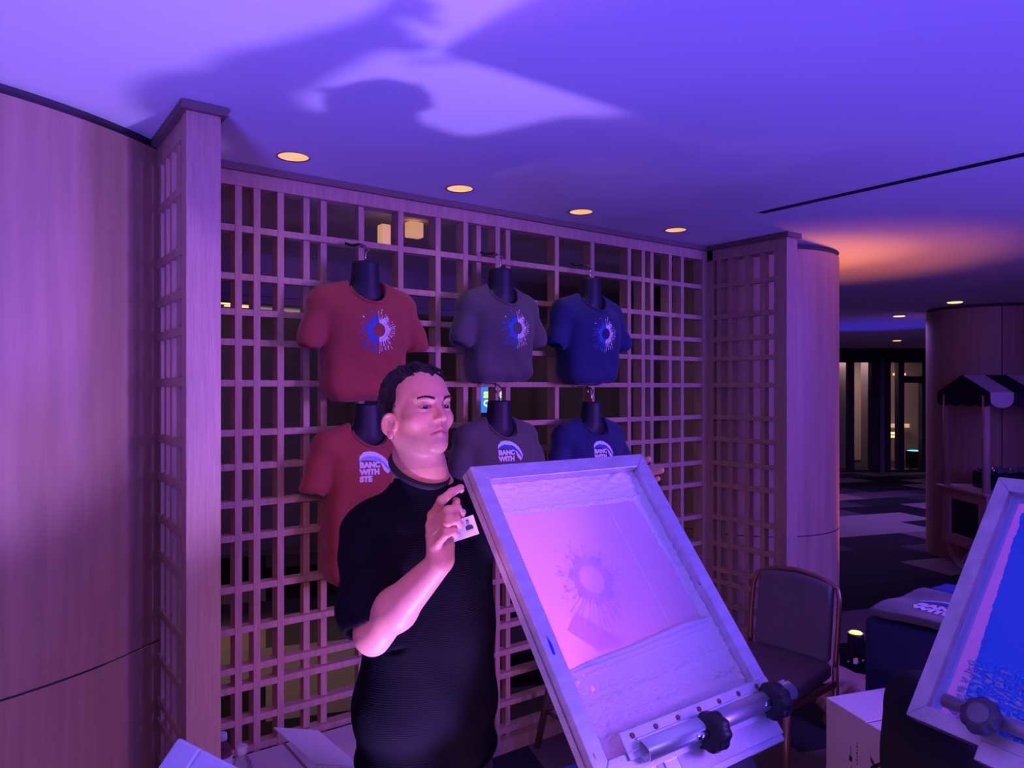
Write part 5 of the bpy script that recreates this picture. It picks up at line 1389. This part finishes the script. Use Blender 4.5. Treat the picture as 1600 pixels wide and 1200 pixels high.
# ------------------------------------------------------------------ striped candy cart in the far hall
def cart():
    o = L2(0, 0); t = thing('vendor_cart', 'painted wooden cart with black and white striped awning and spoked wheels by the far column', 'cart', L2(4.55, 6.26)); t.rotation_euler = (0, 0, -YAW)
    O = Vector((4.55, 6.26, 0))
    def lc(lat, dep, z): return Vector((lat, dep, z))-O
    navyb = mat('awning_black', (0.010, 0.008, 0.022), 0.8); whiteb = mat('awning_white', (0.60, 0.47, 0.60), 0.8)
    x0, x1, y0, y1, yr = 3.82, 5.30, 5.88, 6.60, 6.24; ze, zr, zv = 1.625, 1.770, 1.505
    n = 8; sw = (x1-x0)/n
    aw = thing_part('awning', t)
    for i in range(n):
        m = whiteb if i % 2 == 0 else navyb; b = B(); a, c = x0+i*sw, x0+(i+1)*sw
        for ys in (y0, y1):
            q = [lc(a, ys, ze), lc(c, ys, ze), lc(c, yr, zr), lc(a, yr, zr)]; dn = Vector((0, 0, -0.006))
            va = [b.bm.verts.new(p) for p in q]; vb = [b.bm.verts.new(p+dn) for p in q]
            b.bm.faces.new(va); b.bm.faces.new(vb[::-1])
            for k in range(4): b.bm.faces.new((va[k], vb[k], vb[(k+1) % 4], va[(k+1) % 4]))
            sc = [(a, ze), (c, ze)]+[((a+c)/2+sw/2*math.cos(u), zv+0.055-0.06*math.sin(u)) for u in [math.pi*j/10 for j in range(11)]]
            s_ = -1 if ys == y0 else 1
            f1 = [b.bm.verts.new(lc(px, ys+s_*0.001, pz)) for px, pz in sc]; f2 = [b.bm.verts.new(lc(px, ys+s_*0.006, pz)) for px, pz in sc]
            b.bm.faces.new(f1); b.bm.faces.new(f2[::-1])
            for k in range(len(sc)): b.bm.faces.new((f1[k], f2[k], f2[(k+1) % len(sc)], f1[(k+1) % len(sc)]))
        b.obj('awning_stripe', m, aw)
    for xs in (x0-0.006, x1):
        b = B(); pts = [(y0, ze), (yr, zr), (y1, ze)]; m_ = 4; w_ = (y1-y0)/m_
        for j in range(m_-1, -1, -1):
            cy = y0+(j+.5)*w_; pts += [(cy+w_/2*math.cos(u), zv+0.035-0.035*math.sin(u)) for u in [math.pi*q/8 for q in range(9)]]
        A_ = [b.bm.verts.new(lc(xs, y, z)) for y, z in pts]; B_ = [b.bm.verts.new(lc(xs+0.006, y, z)) for y, z in pts]
        b.bm.faces.new(A_); b.bm.faces.new(B_[::-1])
        for k in range(len(pts)): b.bm.faces.new((A_[k], B_[k], B_[(k+1) % len(pts)], A_[(k+1) % len(pts)]))
        b.obj('awning_end', navyb, aw)
    for (x, y) in ((3.84, 5.96), (3.84, 6.50), (5.26, 5.96), (5.26, 6.50)):
        B().tube([lc(x, y, 0.80), lc(x, y, 1.60)], 0.030, 16).obj('post', cream, t)
    B().box(lc(3.79, 5.90, 0.785), lc(5.31, 6.58, 0.805), 0.004).obj('counter', cream, t)
    # body with framed dark panel on its end and front
    B().box(lc(3.85, 5.95, 0.36), lc(5.25, 6.53, 0.785)).obj('body', mat('cart_panel', (0.012, 0.012, 0.03), 0.5), t)
    def fr(a, b_): B().box(lc(*a), lc(*b_), 0.003).obj('panel_frame', cream, t)
    fr((3.825, 5.93, 0.31), (3.85, 6.04, 0.785)); fr((3.825, 6.44, 0.31), (3.85, 6.55, 0.785)); fr((3.825, 6.04, 0.70), (3.85, 6.44, 0.785)); fr((3.825, 6.04, 0.31), (3.85, 6.44, 0.40))
    fr((3.85, 5.925, 0.31), (5.25, 5.95, 0.40)); fr((3.85, 5.925, 0.70), (5.25, 5.95, 0.785)); fr((3.85, 5.925, 0.40), (3.95, 5.95, 0.70)); fr((5.15, 5.925, 0.40), (5.25, 5.95, 0.70))
    for (x, y) in ((4.15, 6.50), (4.15, 5.89), (4.98, 6.50), (4.98, 5.89)):
        R = Matrix.Translation(lc(x, y, 0.33)) @ Matrix.Rotation(math.pi/2, 4, 'X'); r = 0.325; b = B(); seg = 40
        ring = [[b.bm.verts.new(R @ Vector((math.cos(u)*q, math.sin(u)*q, h))) for (q, h) in ((r, -.015), (r, .015), (r-.045, .015), (r-.045, -.015))] for u in [2*math.pi*k/seg for k in range(seg)]]
        for k in range(seg):
            for j in range(4): b.bm.faces.new((ring[k][j], ring[k][(j+1) % 4], ring[(k+1) % seg][(j+1) % 4], ring[(k+1) % seg][j]))
        wo = b.obj('wheel', cream, t)
        for k in range(8):
            u = math.pi*k/4+0.1; B().tube([R @ Vector((math.cos(u)*.03, math.sin(u)*.03, 0)), R @ Vector((math.cos(u)*(r-.04), math.sin(u)*(r-.04), 0))], 0.016, 8).obj('spoke', cream, wo)
        B().lathe([(0.045, -0.025), (0.045, 0.025)], 20, R).obj('hub', cream, wo)
def thing_part(name, parent):
    o = bpy.data.objects.new(name, None); COL.objects.link(o); o.parent = parent; return o
cart()
def crate():
    t = thing('black_crate', 'black crate heaped with clear plastic on the counter of the striped cart', 'crate', L2(4.55, 6.22, 0.806)); t.rotation_euler = (0, 0, -YAW)
    B().box((-0.55, -0.16, 0), (0.60, 0.18, 0.145), 0.01).obj('crate_body', blackm, t)
    b = bmesh.new(); bmesh.ops.create_grid(b, x_segments=60, y_segments=20, size=1)
    for v in b.verts:
        v.co = Vector((v.co.x*0.56+0.02, v.co.y*0.15+0.01, 0.146+0.05*abs(mnoise.noise(Vector((v.co.x*14, v.co.y*5, 1))))))
    me = bpy.data.meshes.new('plastic_heap'); b.to_mesh(me); b.free(); link('plastic_heap', me, mat('crinkled_plastic', (0.25, 0.2, 0.3), 0.15, metal=0.3), t)
crate()
